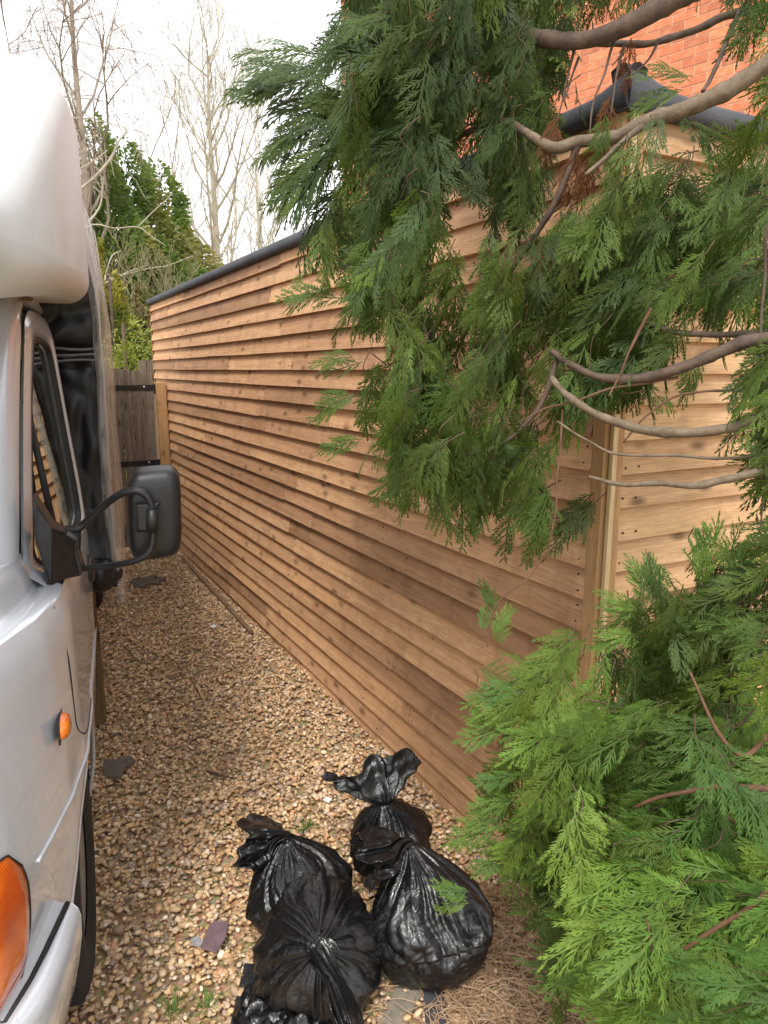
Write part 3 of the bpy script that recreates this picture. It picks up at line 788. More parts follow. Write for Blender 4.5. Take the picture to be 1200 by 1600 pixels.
lo = smooth_curve([pm(112, 892), pm(133, 888), pm(170, 884, MS-.02), pm(205, 878, MS-.055), pm(228, 868, MS-.07), pm(238, 852, MS-.072), pm(240, 825, MS-.07)], 5)
MB().tube(lo, .0095, 10).build('mirror_arm', M['black_plastic'], van, smooth=True)
MB().tube([pm(118, 832, MS-.01), pm(118, 860, MS-.01), pm(126, 890, MS-.01)], [.016, .014, .014], 8).build('mirror_bracket', M['black_plastic'], van, smooth=True)
# housing: superellipse shell
hc = pm(241, 799, MS+.05); hw, hh = (pm(285, 800)-pm(197, 800))@vn/2, (pm(240, 727)-pm(240, 872))[2]/2
V = []; nu, nv = 48, 14
for j in range(nv):
    u = j/(nv-1)              # 0 rim (rear) .. 1 centre of the front face
    if u < .45: r_ = 1; dep = u/.45*.62
    else: q = (u-.45)/.55; r_ = math.cos(q*math.pi/2)**.35 if q < 1 else 0; dep = .62+.38*math.sin(q*math.pi/2)
    r_ = max(r_, .001); r_ *= (1-.07*dep)
    for i in range(nu):
        a = 2*math.pi*i/nu; c, s = math.cos(a), math.sin(a); e = .42
        x = math.copysign(abs(c)**e, c)*hw; y = math.copysign(abs(s)**e, s)*hh
        x += -.06*hw*(-y/hh)*(1)          # lower edge swings towards the van
        y += .05*hh*(x/hw)*-(-1)*.6
        V.append(hc+vn*x*r_+np.array([0, 0, 1])*y*r_-vv*dep*.085)
head = mk('mirror_housing', V, grid_faces(nu, nv, True)+[tuple(range(nu))], M['black_plastic'], van, smooth=True)
V = [hc+(V[i]-hc)*.92+vv*.002 for i in range(nu)]
mk('mirror_glass', V, [tuple(range(nu))], M['glass'], head)
cupc = pm(231, 810, MS-.045)
m = MB(); cq = [pm(x, y, MS-.040) for x, y in ((209, 786), (252, 783), (246, 797), (244, 830), (212, 832))]; cf = [pm(x, y, MS-.075) for x, y in ((214, 790), (249, 786), (243, 799), (241, 828), (217, 829))]
m.add(cq+cf, [(0, 1, 2, 3, 4), (9, 8, 7, 6, 5)]+[(i, i+5, (i+1) % 5+5, (i+1) % 5) for i in range(5)]); o = m.build('arm_clamp', M['black_plastic'], head); bevel(o, .003, 3)
m = MB(); m.tube([pm(238, 796, MS-.075), pm(238, 831, MS-.075)], .0165, 12); m.build('arm_clamp', M['black_plastic'], head, smooth=True)

# white overcab pod
def podT(s): return -.072+.085*max(0, (-s-.05)/1.3)**1.6
zbt = [(-1.5, 1.90), (-1.3, 1.885), (-1.0, 1.915), (-.6, 1.955), (-.2, 1.982), (.08, 1.99)]
ztp = [(-1.5, 2.06), (-1.4, 2.10), (-1.2, 2.19), (-.85, 2.39), (-.55, 2.57), (-.42, 2.635), (-.3, 2.67), (-.1, 2.69), (.08, 2.70)]
ztp = [tuple(p) for p in smooth_curve(ztp, 6)]; zbt = [tuple(p) for p in smooth_curve(zbt, 6)]
V = []; NS = 90; nc = 11
secs = [(-1.58+1.66*(i/(NS-1))) for i in range(NS)]
for s in secs:
    e = min(1, (s+1.58)/.09); e = math.sqrt(max(.0, 1-(1-e)**2)); e = max(e, .02)       # rounded nose
    zb, zt = itp(s, zbt), itp(s, ztp); mid_, hz = (zb+zt)/2, (zt-zb)/2*e
    hwid = (1.93-2*podT(s))/2-.12*(1-e); ro_t = min(.15, hz*.95); ro_b = min(.085, hz*.8)
    ring = []
    for (sx, sz_, rad) in ((-1, -1, ro_b), (1, -1, ro_b), (1, 1, ro_t), (-1, 1, ro_t)):
        a0 = {(-1, -1): 180, (1, -1): 270, (1, 1): 0, (-1, 1): 90}[(sx, sz_)]
        for k in range(nc):
            a = R(a0+90*k/(nc-1)); ring.append((.965+sx*(hwid-rad)+rad*math.cos(a), mid_+sz_*(hz-rad)+rad*math.sin(a)))
    V += [W(s, t, z) for t, z in ring]
nr = 4*nc
mk('overcab_pod', V, grid_faces(nr, NS, True)+[tuple(range(nr)), tuple(range((NS-1)*nr, NS*nr))], M['pod'], van, smooth=True)
# brown sealant stain below the pod
MB().tube([W(s, .10, 1.985-.02*(-s)) for s in (-1.1, -.8, -.5, -.25)], .012, 6).build('sealant', M['rust'], van, smooth=True)
# living box behind the cab
m = MB(); m.box(W(2.05, .965, 1.72), (3.5, 1.98, 1.75), VAX); m.build('box_body', M['pod'], van)
m = MB(); m.box(W(1.9, .965, .62), (3.4, 1.5, .25), VAX); m.build('chassis', M['seal'], van)
for ss in (2.7,):
    V = []; prof = [(.20, .05), (.29, .03), (.335, .06), (.338, .2), (.2, .25)]
    for (r, t) in prof:
        for k in range(32): a = 2*math.pi*k/32; V.append(W(ss+r*math.cos(a), t+.05, .335+r*math.sin(a)))
    mk('wheel', V, grid_faces(32, 5, True), M['rubber'], van, smooth=True)

# black tarpaulin over the front of the box, folded and tied
def fold(p, a, sc): return a*noise.noise(Vector(p)*sc)
V = []; nt_, nz_ = 34, 90
for j in range(nz_):
    z = .86+(2.30-.86)*j/(nz_-1)
    for i in range(nt_):
        u = i/(nt_-1); t = -.080+.15*max(0, z-2.05)*(1-u)+.52*u
        edge_t = -.006*math.sin(z*7)
        tie = math.exp(-((z-1.80)/.035)**2)
        wr = .010*abs(noise.noise(Vector((t*4+z*1.5, z*2.4, 1.))))+.014*abs(noise.noise(Vector((t*14, z*9+t*8, 5.))))
        wr += .012*abs(math.sin((z+t*.35)*24))*math.exp(-((z-1.95)/.22)**2)
        s = .20-wr*1.6+.035*tie-.05*math.exp(-((z-.93)/.09)**2)
        if z < .90: s += .02
        V.append(W(s, t+edge_t*(1-u)*(1)+.02*tie*(1-u)+.03*max(0, (.95-z)/.09)*(1-u), z))
for z_ in (0,):
    pass
F = grid_faces(nt_, nz_)
nb = len(V)                         # return the cloth round the corner and back along the side
rows_ = []
for j in range(nz_):
    z = .86+(2.30-.86)*j/(nz_-1); base = V[j*nt_]
    for k in range(1, 9):
        s = .20+.1*k; rows_.append(W(s, -.080+.15*max(0, z-2.05)+.010*noise.noise(Vector((s*4, z*4, 2)))+.004*k*.3, z))
V += rows_
for j in range(nz_-1):
    prev = lambda jj, k: jj*nt_ if k == 0 else nb+jj*8+k-1
    for k in range(8): F.append((prev(j, k), prev(j+1, k), prev(j+1, k+1), prev(j, k+1)))
tp = mk('tarpaulin', V, F, M['tarp'], None, smooth=True, loc=tuple(W(.2, .1, .86)))
tag(tp, 'black shiny tarpaulin tied over the front of the van box behind the cab window', 'tarpaulin')
sm = tp.modifiers.new('thickness', 'SOLIDIFY'); sm.thickness = .002
m = MB()
for dz in (0, .022, .045):
    m.tube([W(.165+.012*math.sin(k*2.1), -.085+.05*k, 1.785+dz+.004*math.sin(k*1.3+dz*60)) for k in range(10)], .0055, 6)
m.build('tie_band', plain('grey_strap', (.16, .155, .15), .45), tp, smooth=True)
m = MB(); m.tube([W(.17, -.085+.05*k, 1.19+.002*math.sin(k)) for k in range(8)], .0025, 5); m.build('seam', plain('seam_grey', (.10, .10, .10), .4), tp, smooth=True)
# bulge of tarp gathered at the bottom
V = []; nu, nv = 40, 22
bc = W(.16, -.02, .93)
for j in range(nv):
    ph = math.pi*j/(nv-1)
    for i in range(nu):
        a = 2*math.pi*i/nu; d = np.array([math.sin(ph)*math.cos(a), math.sin(ph)*math.sin(a), math.cos(ph)])
        k = 1+.22*noise.noise(Vector(d*1.7+np.array([3, 1, 2])))+.16*abs(noise.noise(Vector(d*5)))
        V.append(bc+(vn*d[0]*.085+vv*d[1]*.07+np.array([0, 0, 1])*d[2]*.075)*k)
mk('gathered_end', V, grid_faces(nu, nv, True), M['tarp'], tp, smooth=True)

# clear plastic sheeting hanging over the side of the box, wrapped round its front corner
V = []; ns_, nz_ = 80, 90
def sheet_t(z): return -.106+.15*max(0, z-2.05)-.018*max(0, 1.25-z)+.006*math.sin(z*6)
for j in range(nz_):
    v_ = j/(nz_-1); z = .80+(2.47-.80)*v_
    for i in range(ns_):
        u = i/(ns_-1)
        if u < .15: q = u/.15; s = .15-.02*math.sin(q*math.pi)-.010*noise.noise(Vector((q*3, z*7, 3))); t = sheet_t(z)+.042*(1-q)-.004*noise.noise(Vector((q*4, z*9, 8)))
        else:
            s = .15+3.5*((u-.15)/.85)**1.3
            t = sheet_t(z)-.006*noise.noise(Vector((s*3, z*2.2, 7)))-.016*noise.noise(Vector((s*1.7, z*1.3, 1)))*min(1, s-.1)+.008*abs(noise.noise(Vector((s*9, z*2.5, 3))))
        V.append(W(s, t, z+.10*max(0, s-.15)*max(0, (z-2)/.47)))
sh = mk('plastic_sheet', V, grid_faces(ns_, nz_), M['sheet'], None, smooth=True, loc=tuple(W(1, -.1, .8)))
tag(sh, 'crinkled dirty clear plastic sheet hanging down the side of the van box', 'plastic sheet')

# timber prop under the box
pp = gz(155, 1130); ptop = .50
m = MB(); m.box((pp[0], pp[1], ptop/2), (.072, .072, ptop), VAX); o = m.build('prop_post', M['post_green'], None, loc=(pp[0], pp[1], 0)); bevel(o, .003)
tag(o, 'short square olive brown timber post standing on gravel under the van box', 'post')
m = MB(); m.box((pp[0]-.005, pp[1]+.01, ptop+.001+.14), (.075, .07, .28), VAX); o = m.build('timber_block', M['red_timber'], None, loc=(pp[0], pp[1], ptop)); bevel(o, .004)
tag(o, 'dark reddish timber block set upright on top of the short post', 'timber block')
# ------------------------------------------------------------------ black refuse bags
def unit(a): a = np.array(a, float); return a/np.linalg.norm(a)
def wdir0(a, b, c): return RT*a+np.array([0, 0, 1.])*b+np.array([FW[0], FW[1], 0])*c
def bag(base, knot, mouth, Rb, Rm, seed, label, flat=.45, fan=None, belly=.38, squash=(1, 1), hoop=0., nu=170, nv=130, upf=.9, tail=None):
    """base: ground centre, knot: where it is tied, mouth: centre of the loose open top"""
    base, knot, mouth = map(lambda a: np.array(a, float), (base, knot, mouth))
    root = thing('refuse_bag', label, 'bin bag', tuple(base), 'tied black refuse bags on the gravel')
    ax1 = unit(knot-base); ax2 = unit(mouth-knot)
    side = unit(np.cross(ax2, fan)) if fan is not None else unit(np.cross(ax2, (0, 0, 1)))
    ph = seed*11.3; V = []; v_tie = .70; prevdir = None
    for j in range(nv):
        v = j/(nv-1)
        if v < v_tie:
            u = v/v_tie
            c = base+(knot-base)*(u**.95)
            if u < belly: rad = Rb*math.sin(math.pi/2*(u/belly))**.45*(1) if u > 0 else .001
            else:
                q = (u-belly)/(1-belly); rad = Rb*(math.cos(q*math.pi/2)**upf)*.97+.017
            d = unit(ax1*(1-.4*u)+np.array([0, 0, .4*u])); fl = 0
        else:
            u = (v-v_tie)/(1-v_tie); e = u*u*(3-2*u)
            d = unit(unit(ax1)*(1-min(1, u*2.2))+ax2*min(1, u*2.2)); c = knot+(mouth-knot)*u
            rad = .017+Rm*(u**.8); fl = min(1, u*2.5)
        if prevdir is None: a1 = unit(np.cross(d, (0.3, 1, .1)))
        a1 = a1-d*(a1@d); a1 = unit(a1); b1 = np.cross(d, a1); prevdir = d
        if fl > 0:
            s1 = unit(side-d*(side@d)); s2 = np.cross(d, s1)
        for i in range(nu):
            th = 2*math.pi*i/nu; cs, sn = math.cos(th), math.sin(th)
            w_ = 0.
            nz = noise.noise(Vector((cs*1.6+ph, sn*1.6, v*3)))
            # radial gathers that fade away from the tie
            if v < v_tie:
                k = (v/v_tie); g = max(0, (k-.12)/.88)**1.1
                th2 = th+.35*noise.noise(Vector((cs*1.2, sn*1.2+ph, k*3)))
                pl = abs(math.sin(th2*7+nz*4))*.6+abs(math.sin(th2*13.0+nz*6+1))*.4
                w_ -= (.26*g*rad+.003)*(1-pl)*(1 if k < .97 else .3)
                w_ += rad*.16*noise.noise(Vector((cs*1.3+ph, sn*1.3, k*2.2)))
                q = noise.noise(Vector((cs*2.2+ph, sn*2.2, k*2.6+7))); w_ += rad*.07*(1-abs(q)*3)*(1-g*.5)
                q = noise.noise(Vector((cs*9+ph+sn*3, sn*9+k*3, k*5+7))); w_ += rad*.018*(1-abs(q)*3.2)
                if hoop: w_ += hoop*(1-abs(noise.noise(Vector((cs*1.5+ph, sn*1.5, k*26+2.5*noise.noise(Vector((cs*2, sn*2, k*3)))))))*3)*(1-g)
            else:
                u = (v-v_tie)/(1-v_tie)
                pl = math.sin(th*9+nz*5+u*1.5)*.55+math.sin(th*17+nz*7)*.3
                w_ += rad*.30*pl*(1-.55*u)+.006*math.sin(th*5+ph)*u
                w_ += rad*.20*noise.noise(Vector((cs*3+ph, sn*3, u*5)))
            r_ = max(.004, rad+w_)
            if v < v_tie or fl == 0: p = c+(a1*cs*squash[0]+b1*sn*squash[1])*r_
            else:
                x1 = (a1*cs+b1*sn)*r_; x2 = (s1*cs*1.25+s2*sn*flat)*r_; p = c+x1*(1-fl)+x2*fl
                p = p+d*(.020*math.sin(th*3+ph)+.014*math.sin(th*8+ph))*u*1.0
            if p[2] < .014: p[2] = .014+.003*noise.noise(Vector((p[0]*20, p[1]*20, 0)))
            V.append(p)
    F = grid_faces(nu, nv, True); j0 = int(v_tie*nv)
    F1 = [f for f in F if f[0]//nu < j0]; F2 = [f for f in F if f[0]//nu >= j0]
    o = mk('sack', V[:(j0+1)*nu], [f for f in F1], M['bag'], root, smooth=True)
    off = j0*nu
    o2 = mk('gathered_neck', V[off:], [tuple(i-off for i in f) for f in F2], M['bag'], root, smooth=True)
    m_ = o2.modifiers.new('film', 'SOLIDIFY'); m_.thickness = .0012
    return root
# back bag (farthest, half hidden), right bag, left bag, front bag
b1 = bag(gz(622, 1365), gz(600, 1252, .34), gz(586, 1198, .42), .138, .108, 3, 'black bin bag furthest back with wide open gathered top beside the shed boards', flat=.55, fan=np.array([.2, 1, .3]), belly=.4)
b2 = bag(gz(700, 1535), gz(640, 1318, .36), gz(572, 1340, .335), .170, .10, 8, 'largest black bin bag on the right with stretched creases, near the green bush', flat=.6, fan=np.array([-.3, .5, 1]), belly=.34, hoop=.0035, squash=(1, .9))
b3 = bag(gz(488, 1470), gz(450, 1308, .30), gz(398, 1318, .27), .150, .10, 5, 'black bin bag on the left with its twisted neck flopped over to the left', flat=.65, fan=np.array([0, .6, 1]), belly=.42)
C4 = gz(500, 1478, .155); tc = unit(CAM-C4)
b4 = bag(C4-tc*.15-np.array([0, 0, .02]), C4+tc*.145, C4+tc*.15+wdir0(.09, -.17, -.08), .172, .13, 12, 'front black bin bag tied in the middle with a skirt of folds', flat=.22, fan=np.array([.2, .5, 1]), belly=.42, upf=.75)
# crumpled empty bag lying at the very front
V = []; nu, nv = 60, 40
for j in range(nv):
    for i in range(nu):
        x = i/(nu-1)-.5; y = j/(nv-1)-.5
        z = .05+.09*abs(noise.noise(Vector((x*4, y*4, 9))))+.05*(1-abs(noise.noise(Vector((x*9, y*9, 2))))*2.5)
        z *= max(0, 1-(x*x+y*y)*3.6); p = gz(462, 1580)+RT*x*.34+np.array([FW[0], FW[1], 0])*y*.30
        V.append(p+np.array([0, 0, max(.016, z)]))
o = mk('empty_bag', V, grid_faces(nu, nv), M['bag'], None, smooth=True, loc=tuple(gz(462, 1580))); tag(o, 'crumpled empty black plastic bag lying flat on the gravel under the front bin bag', 'plastic bag')

# ------------------------------------------------------------------ litter on the ground
def plate(name, px_pts, z, thick, mat, label, cat, lift=.0):
    P = [gz(x, y, z) for x, y in px_pts]; n = len(P); c = sum(P)/n
    top = [p+np.array([0, 0, thick+lift*noise.noise(Vector(p*9))]) for p in P]
    Vt = top+[p.copy() for p in P]; F = [tuple(range(n)), tuple(range(2*n-1, n-1, -1))]+[(i, i+n, (i+1) % n+n, (i+1) % n) for i in range(n)]
    o = mk(name, Vt, F, mat, None, loc=tuple(c)); bevel(o, .0015, 1)
    return tag(o, label, cat)
plate('slate_fragment', [(313, 1482), (326, 1450), (334, 1440), (358, 1442), (352, 1468), (338, 1490)], .022, .006, M['slate'], 'flat purple slate fragment lying on the gravel left of the bags', 'slate', .003)
plate('flat_stone', [(160, 1205), (163, 1190), (180, 1190), (205, 1184), (212, 1192), (195, 1203), (190, 1217), (172, 1216)], .02, .012, M['flat_stone'], 'flat dark brown stone lying on the gravel near the van', 'stone', .01)
plate('fibre_board', [(590, 1605), (620, 1540), (645, 1490), (668, 1520), (664, 1545), (640, 1590), (622, 1625), (585, 1640)], .012, .005, M['hardboard'], 'curved beige fibre board scrap sticking out between the bin bags', 'board scrap', .004)
plate('felt_strip', [(660, 1512), (690, 1518), (700, 1590), (702, 1600), (664, 1600)], .020, .003, M['felt'], 'dark grey strip of roofing felt on the litter under the right bin bag', 'felt scrap', .004)
plate('foil_scrap', [(298, 1470), (310, 1462), (318, 1470), (312, 1480), (301, 1478)], .024, .006, M['foil'], 'small crumpled silvery scrap next to the purple slate', 'scrap', .02)
plate('paper_scrap', [(504, 1250), (510, 1245), (519, 1248), (514, 1255)], .03, .003, M['white'], 'small white scrap on the gravel left of the rearmost bin bag', 'scrap')
plate('paper_scrap', [(327, 979), (333, 976), (340, 977), (334, 982)], .022, .003, M['white'], 'tiny white scrap on the gravel halfway to the gate', 'scrap')
def stick(name, pts, r_, mat, label, cat):
    P = smooth_curve([gz(x, y, z) for x, y, z in pts], 4); o = MB().tube(P, [r_*(1-.5*i/len(P)) for i in range(len(P))], 6).build(name, mat, None, True, loc=tuple(P[0])); return tag(o, label, cat)
a, b = gz(393, 991, .012), gz(284, 872, .012); d = unit(b-a); L = np.linalg.norm(b-a)
m = MB(); m.box((a+b)/2+np.array([0, 0, .016]), (L, .028, .018), (d, np.cross((0, 0, 1), d), (0, 0, 1))); o = m.build('timber_batten', M['stick'], None, loc=tuple(a)); o.rotation_euler = (0, 0, 0)
tag(o, 'long thin brown batten lying on the gravel along the foot of the shed', 'batten')
a, b = gz(307, 1071, .02), gz(318, 1093, .03); d = unit(b-a)
m = MB(); m.box((a+b)/2+np.array([0, 0, .006]), (np.linalg.norm(b-a), .012, .006), (d, unit(np.cross((0, 0, 1), d)), (0, 0, 1))); o = m.build('wood_splinter', M['pale_stick'], None, loc=tuple(a))
tag(o, 'small pale wood splinter in the middle of the gravel path', 'splinter')
stick('twig', [(325, 1205, .02), (345, 1211, .03), (365, 1216, .025)], .006, M['bark_dark'], 'short dark straight twig on the gravel above the left bin bag', 'twig')
stick('twig', [(296, 1162, .02), (310, 1152, .035), (322, 1154, .03), (347, 1162, .02)], .0035, M['bark_dark'], 'thin bent dark twig on the gravel in mid path', 'twig')
stick('twig', [(637, 1168, .03), (655, 1161, .05), (677, 1147, .11)], .003, M['twig_red'], 'thin reddish twig leaning against the lowest shed boards behind the bags', 'twig')
stick('twig', [(196, 1012, .02), (208, 1025, .03), (221, 1037, .02)], .004, M['bark_dark'], 'thin dark twig on the gravel near the timber post', 'twig')
# soil clod
V = []; nu, nv = 26, 12; c = gz(230, 912, .01)
for j in range(nv):
    ph = math.pi/2*j/(nv-1)
    for i in range(nu):
        a = 2*math.pi*i/nu; k = 1+.5*noise.noise(Vector((math.cos(a)*2, math.sin(a)*2, ph*2))); V.append(c+np.array([math.cos(a)*math.cos(ph)*.13*k, math.sin(a)*math.cos(ph)*.10*k, math.sin(ph)*.05*k]))
tag(mk('soil_clod', V, grid_faces(nu, nv, True), M['flat_stone'], None, True, loc=tuple(c)), 'dark clump of earth on the gravel beyond the mirror', 'clod')
# grass tufts
for (px, py, lab) in ((272, 1580, 'small green grass tuft in the gravel at the lower left edge of the path'), (322, 1578, 'small green grass tuft in the gravel to the right of the other tuft'), (475, 1298, 'tiny sparse grass tuft behind the left bin bag')):
    c = gz(px, py, .01); V = []; F = []
    for k in range(34):
        a = random.uniform(0, 6.28); L = random.uniform(.025, .06); d = np.array([math.cos(a), math.sin(a), 0]); w = np.array([-d[1], d[0], 0])*.0014; p0 = c+d*random.uniform(0, .02); n = len(V)
        p1 = p0+d*L*.4+np.array([0, 0, L*.55]); p2 = p0+d*L*.95+np.array([0, 0, L*.6]); V += [p0-w, p0+w, p1+w, p1-w, p2]; F += [(n, n+1, n+2, n+3), (n+3, n+2, n+4)]
    o = mk('grass_tuft', V, F, M['far_leaf'], None, loc=tuple(c), attr=np.tile((.12, .2, .05), (len(V), 1))); tag(o, lab, 'grass tuft')

# dead conifer litter: thousands of brown twiglets under the bush and among the gravel
def litter(name, n, fn, mat, lmin, lmax, label):
    V = []; F = []
    for k in range(n):
        p = fn(); a = random.uniform(0, 6.28); L = random.uniform(lmin, lmax); d = np.array([math.cos(a), math.sin(a), random.uniform(-.2, .35)]); w = np.array([-d[1], d[0], 0])*random.uniform(.0007, .0018); q = p+d*L*.5+np.array([0, 0, .004])+w*random.uniform(-8, 8); e = p+d*L
        up = np.array([0, 0, .0014]); b_ = len(V)
        for c in (p, q, e): V += [c-w, c+w, c+up]
        for i in (0, 3):
            for (s, t) in ((0, 1), (1, 2), (2, 0)): F.append((b_+i+s, b_+i+t, b_+i+3+t, b_+i+3+s))
    tag(mk(name, V, F, mat, None, kind='stuff'), label, 'litter')
def under_bush():
    while True:
        p = gz(random.uniform(600, 1150), random.uniform(1380, 1680), .014+random.uniform(0, .03))
        if (p[1] < 1.40 or p[0] < 1.44): 
            q = prj(p)
            if q[0]+(q[1]-1380)*.35 > 745 or random.random() < .08: return p
litter('conifer_litter', 3000, under_bush, M['litter'], .02, .09, 'brown dead conifer twigs carpeting the ground under the bush')
def on_path():
    while True:
        x, y = random.uniform(.1, 1.45), 1.3+6*random.random()**1.7
        if x > (y-1.6)*.15: return np.array([x, y, random.uniform(.012, .024)])
litter('twig_litter', 1500, on_path, M['litter_tan'], .012, .05, 'fine brown bark and twig bits scattered over the gravel')

# ------------------------------------------------------------------ conifer foliage
def frond(seed, bend=.35, nb=8):
    """flat cypress spray, length 1 along +x, lying in xy, arching down -z. returns verts, tris, tipness"""
    r = random.Random(seed); V = []; F = []; T = []
    wav = r.uniform(0, 6)
    def zc(x, y): return -bend*x*x-.30*y*y+.03*math.sin(x*7+y*5+wav)
    def ribbon(pts, w0, t0, t1):
        """tapering strip through 2-D points with a shallow ridge"""
        n = len(V); m_ = len(pts)
        for i, (x, y) in enumerate(pts):
            u = i/(m_-1); a = pts[max(0, i-1)]; b = pts[min(m_-1, i+1)]; dx, dy = b[0]-a[0], b[1]-a[1]; l = math.hypot(dx, dy)+1e-9
            w = w0*(.75+.5*math.sin(u*math.pi*.75))*(1 if i < m_-1 else 0)
            if i < m_-1:
                V.extend([(x+dy/l*w, y-dx/l*w, zc(x, y)), (x-dy/l*w, y+dx/l*w, zc(x, y)+r.uniform(-.3, .3)*w)]); T.extend([t0+(t1-t0)*u]*2)
            else: V.append((x, y, zc(x, y)-.004)); T.append(t1)
        for i in range(m_-2): a = n+2*i; F.extend([(a, a+1, a+3), (a, a+3, a+2)])
        a = n+2*(m_-2); F.append((a, a+1, a+2))
    def finger(x, y, a, L, cv, w): 
        pts = [(x, y)]; k = 2
        for i in range(k): a += cv/k; x += math.cos(a)*L/k; y += math.sin(a)*L/k; pts.append((x, y))
        ribbon(pts, w, .35, 1); return
    bx = lambda p: .06*math.sin(p*2.6+seed)
    ribbon([(p, bx(p)) for p in (0, .25, .5, .75, 1.0)], .0105, 0, .8)
    for k in range(nb*2+1):
        p = .04+.90*(k/(nb*2)); side = 1 if k % 2 else -1
        if r.random() < .06: continue
        L = (.52*(1-p)**.85*min(1, .45+p*3)+.07)*r.uniform(.6, 1.2); a = side*R(r.uniform(34, 46)-8*p); cv = -side*R(r.uniform(4, 20)); x, y = p, bx(p)
        ns = max(2, int(L/.066)); pts = [(x, y)]; stp = L/(ns+.6)
        for q in range(ns):
            a += cv/ns; x += math.cos(a)*stp; y += math.sin(a)*stp; pts.append((x, y))
            f = (1-.6*q/ns)*r.uniform(.65, 1.2); fl = min(.155, L*.45)*f
            for sd in ((1, -1) if r.random() > .15 else (side,)): finger(x, y, a+sd*R(r.uniform(28, 40)), fl, -sd*R(12), .0074)
        x += math.cos(a)*stp*1.2; y += math.sin(a)*stp*1.2; pts.append((x, y)); ribbon(pts, .0085, .15, 1)
    return np.array(V), np.array(F), np.array(T)
FR = [frond(k, bend=b, nb=n_) for k, (b, n_) in enumerate([(.25, 7), (.45, 8), (.6, 7), (.35, 6), (.15, 7), (.5, 6), (.7, 8), (.3, 7), (.4, 5), (.2, 6)])]
print('frond tris', [len(f[1]) for f in FR])
class Foliage:
    def __init__(s): s.V = []; s.F = []; s.C = []; s.n = 0
    def add(s, p, d, nrm, L, col_, tip=(1.75, 1.7, 1.1)):
        k = random.randrange(len(FR)); v, f, t = FR[k]
        d = unit(d); nrm = np.array(nrm, float); nrm = unit(nrm-d*(nrm@d)); y = np.cross(nrm, d)
        w = random.uniform(.85, 1.2)*random.choice((-1, 1))
        P = np.array(p)+(v[:, :1]*d+v[:, 1:2]*y*w+v[:, 2:3]*nrm)*L
        s.V.append(P.astype(np.float32)); s.F.append(f+s.n); s.n += len(v)
        c = np.array(col_)[None]*(1+(np.array(tip)-1)[None]*t[:, None]*.8); s.C.append(c)
    def build(s, name, mat, parent, kind='stuff'):
        return mk(name, np.concatenate(s.V), np.concatenate(s.F), mat, parent, kind=kind, attr=np.concatenate(s.C))
def inside(poly, x, y):
    c = False; j = len(poly)-1
    for i in range(len(poly)):
        xi, yi = poly[i]; xj, yj = poly[j]
        if (yi > y) != (yj > y) and x < (xj-xi)*(y-yi)/(yj-yi)+xi: c = not c
        j = i
    return c
def wall_depth(px, py):
    d = ray(px, py); best = 9.
    k = DX/d[0] if d[0] > 0 else 9
    if k > 0 and (CAM+d*k)[1] > YC: best = k
    k = YC/d[1]
    if k > 0 and (CAM+d*k)[0] > DX-.05: best = min(best, k)
    if d[2] < 0: best = min(best, -H/d[2])
    return best
def wdir(a, b, c): return RT*a+np.array([0, 0, 1.])*b+np.array([FW[0], FW[1], 0])*c     # right, up, away
def mass(fol, tw, poly, n, dep, dirs, L, cols, roots, seed, nper=5, droop=.5, twr=.0022):
    """n clusters of sprays inside the surveyed outline, each fed by its own twig from the nearest root point"""
    r = random.Random(seed); xs = [p[0] for p in poly]; ys = [p[1] for p in poly]; k = 0; tries = 0
    while k < n and tries < n*60:
        tries += 1
        x, y = r.uniform(min(xs), max(xs)), r.uniform(min(ys), max(ys))
        if not inside(poly, x, y): continue
        dp = r.uniform(*dep); wd = wall_depth(x, y)-.12
        if dp > wd: dp = wd-r.uniform(0, .12)
        if dp < .5: continue
        c = at(x, y, dp); k += 1
        base_d = np.array(dirs(x, y, r)); q = min(roots, key=lambda p: np.linalg.norm(p-c)) if roots else None
        cc = np.array(r.choice(cols))*r.uniform(.68, 1.3)
        # the twig
        st = None; bd = unit(base_d+np.array([0, 0, -droop*.5])); st = c-bd*L[1]*1.5; c = c-bd*L[1]*.62
        wv = np.array([r.gauss(0, .012) for _ in range(3)]); tw.tube(smooth_curve([st+(c-st)*.15, st+(c-st)*.4+wv, st+(c-st)*.7-wv*.5, c+bd*.03], 3), [twr*.75*(1-.7*i/9) for i in range(10)], 4, False)
        for j in range(nper):
            u = j/max(1, nper-1); p = st+(c-st)*(.25+.75*u)+np.array([r.gauss(0, .012) for _ in range(3)])
            d = unit(base_d)+np.array([r.gauss(0, .30) for _ in range(3)])*(1.3-.6*u)+np.array([0, 0, -droop*r.uniform(.2, 1)])
            nrm = np.array([0, 0, 1.])*r.uniform(.2, 1)-np.array([FW[0], FW[1], 0])*r.uniform(.3, 1.1)+np.array([r.gauss(0, .3) for _ in range(3)])
            fol.add(p, d, nrm, r.uniform(*L), cc*r.uniform(.88, 1.12))
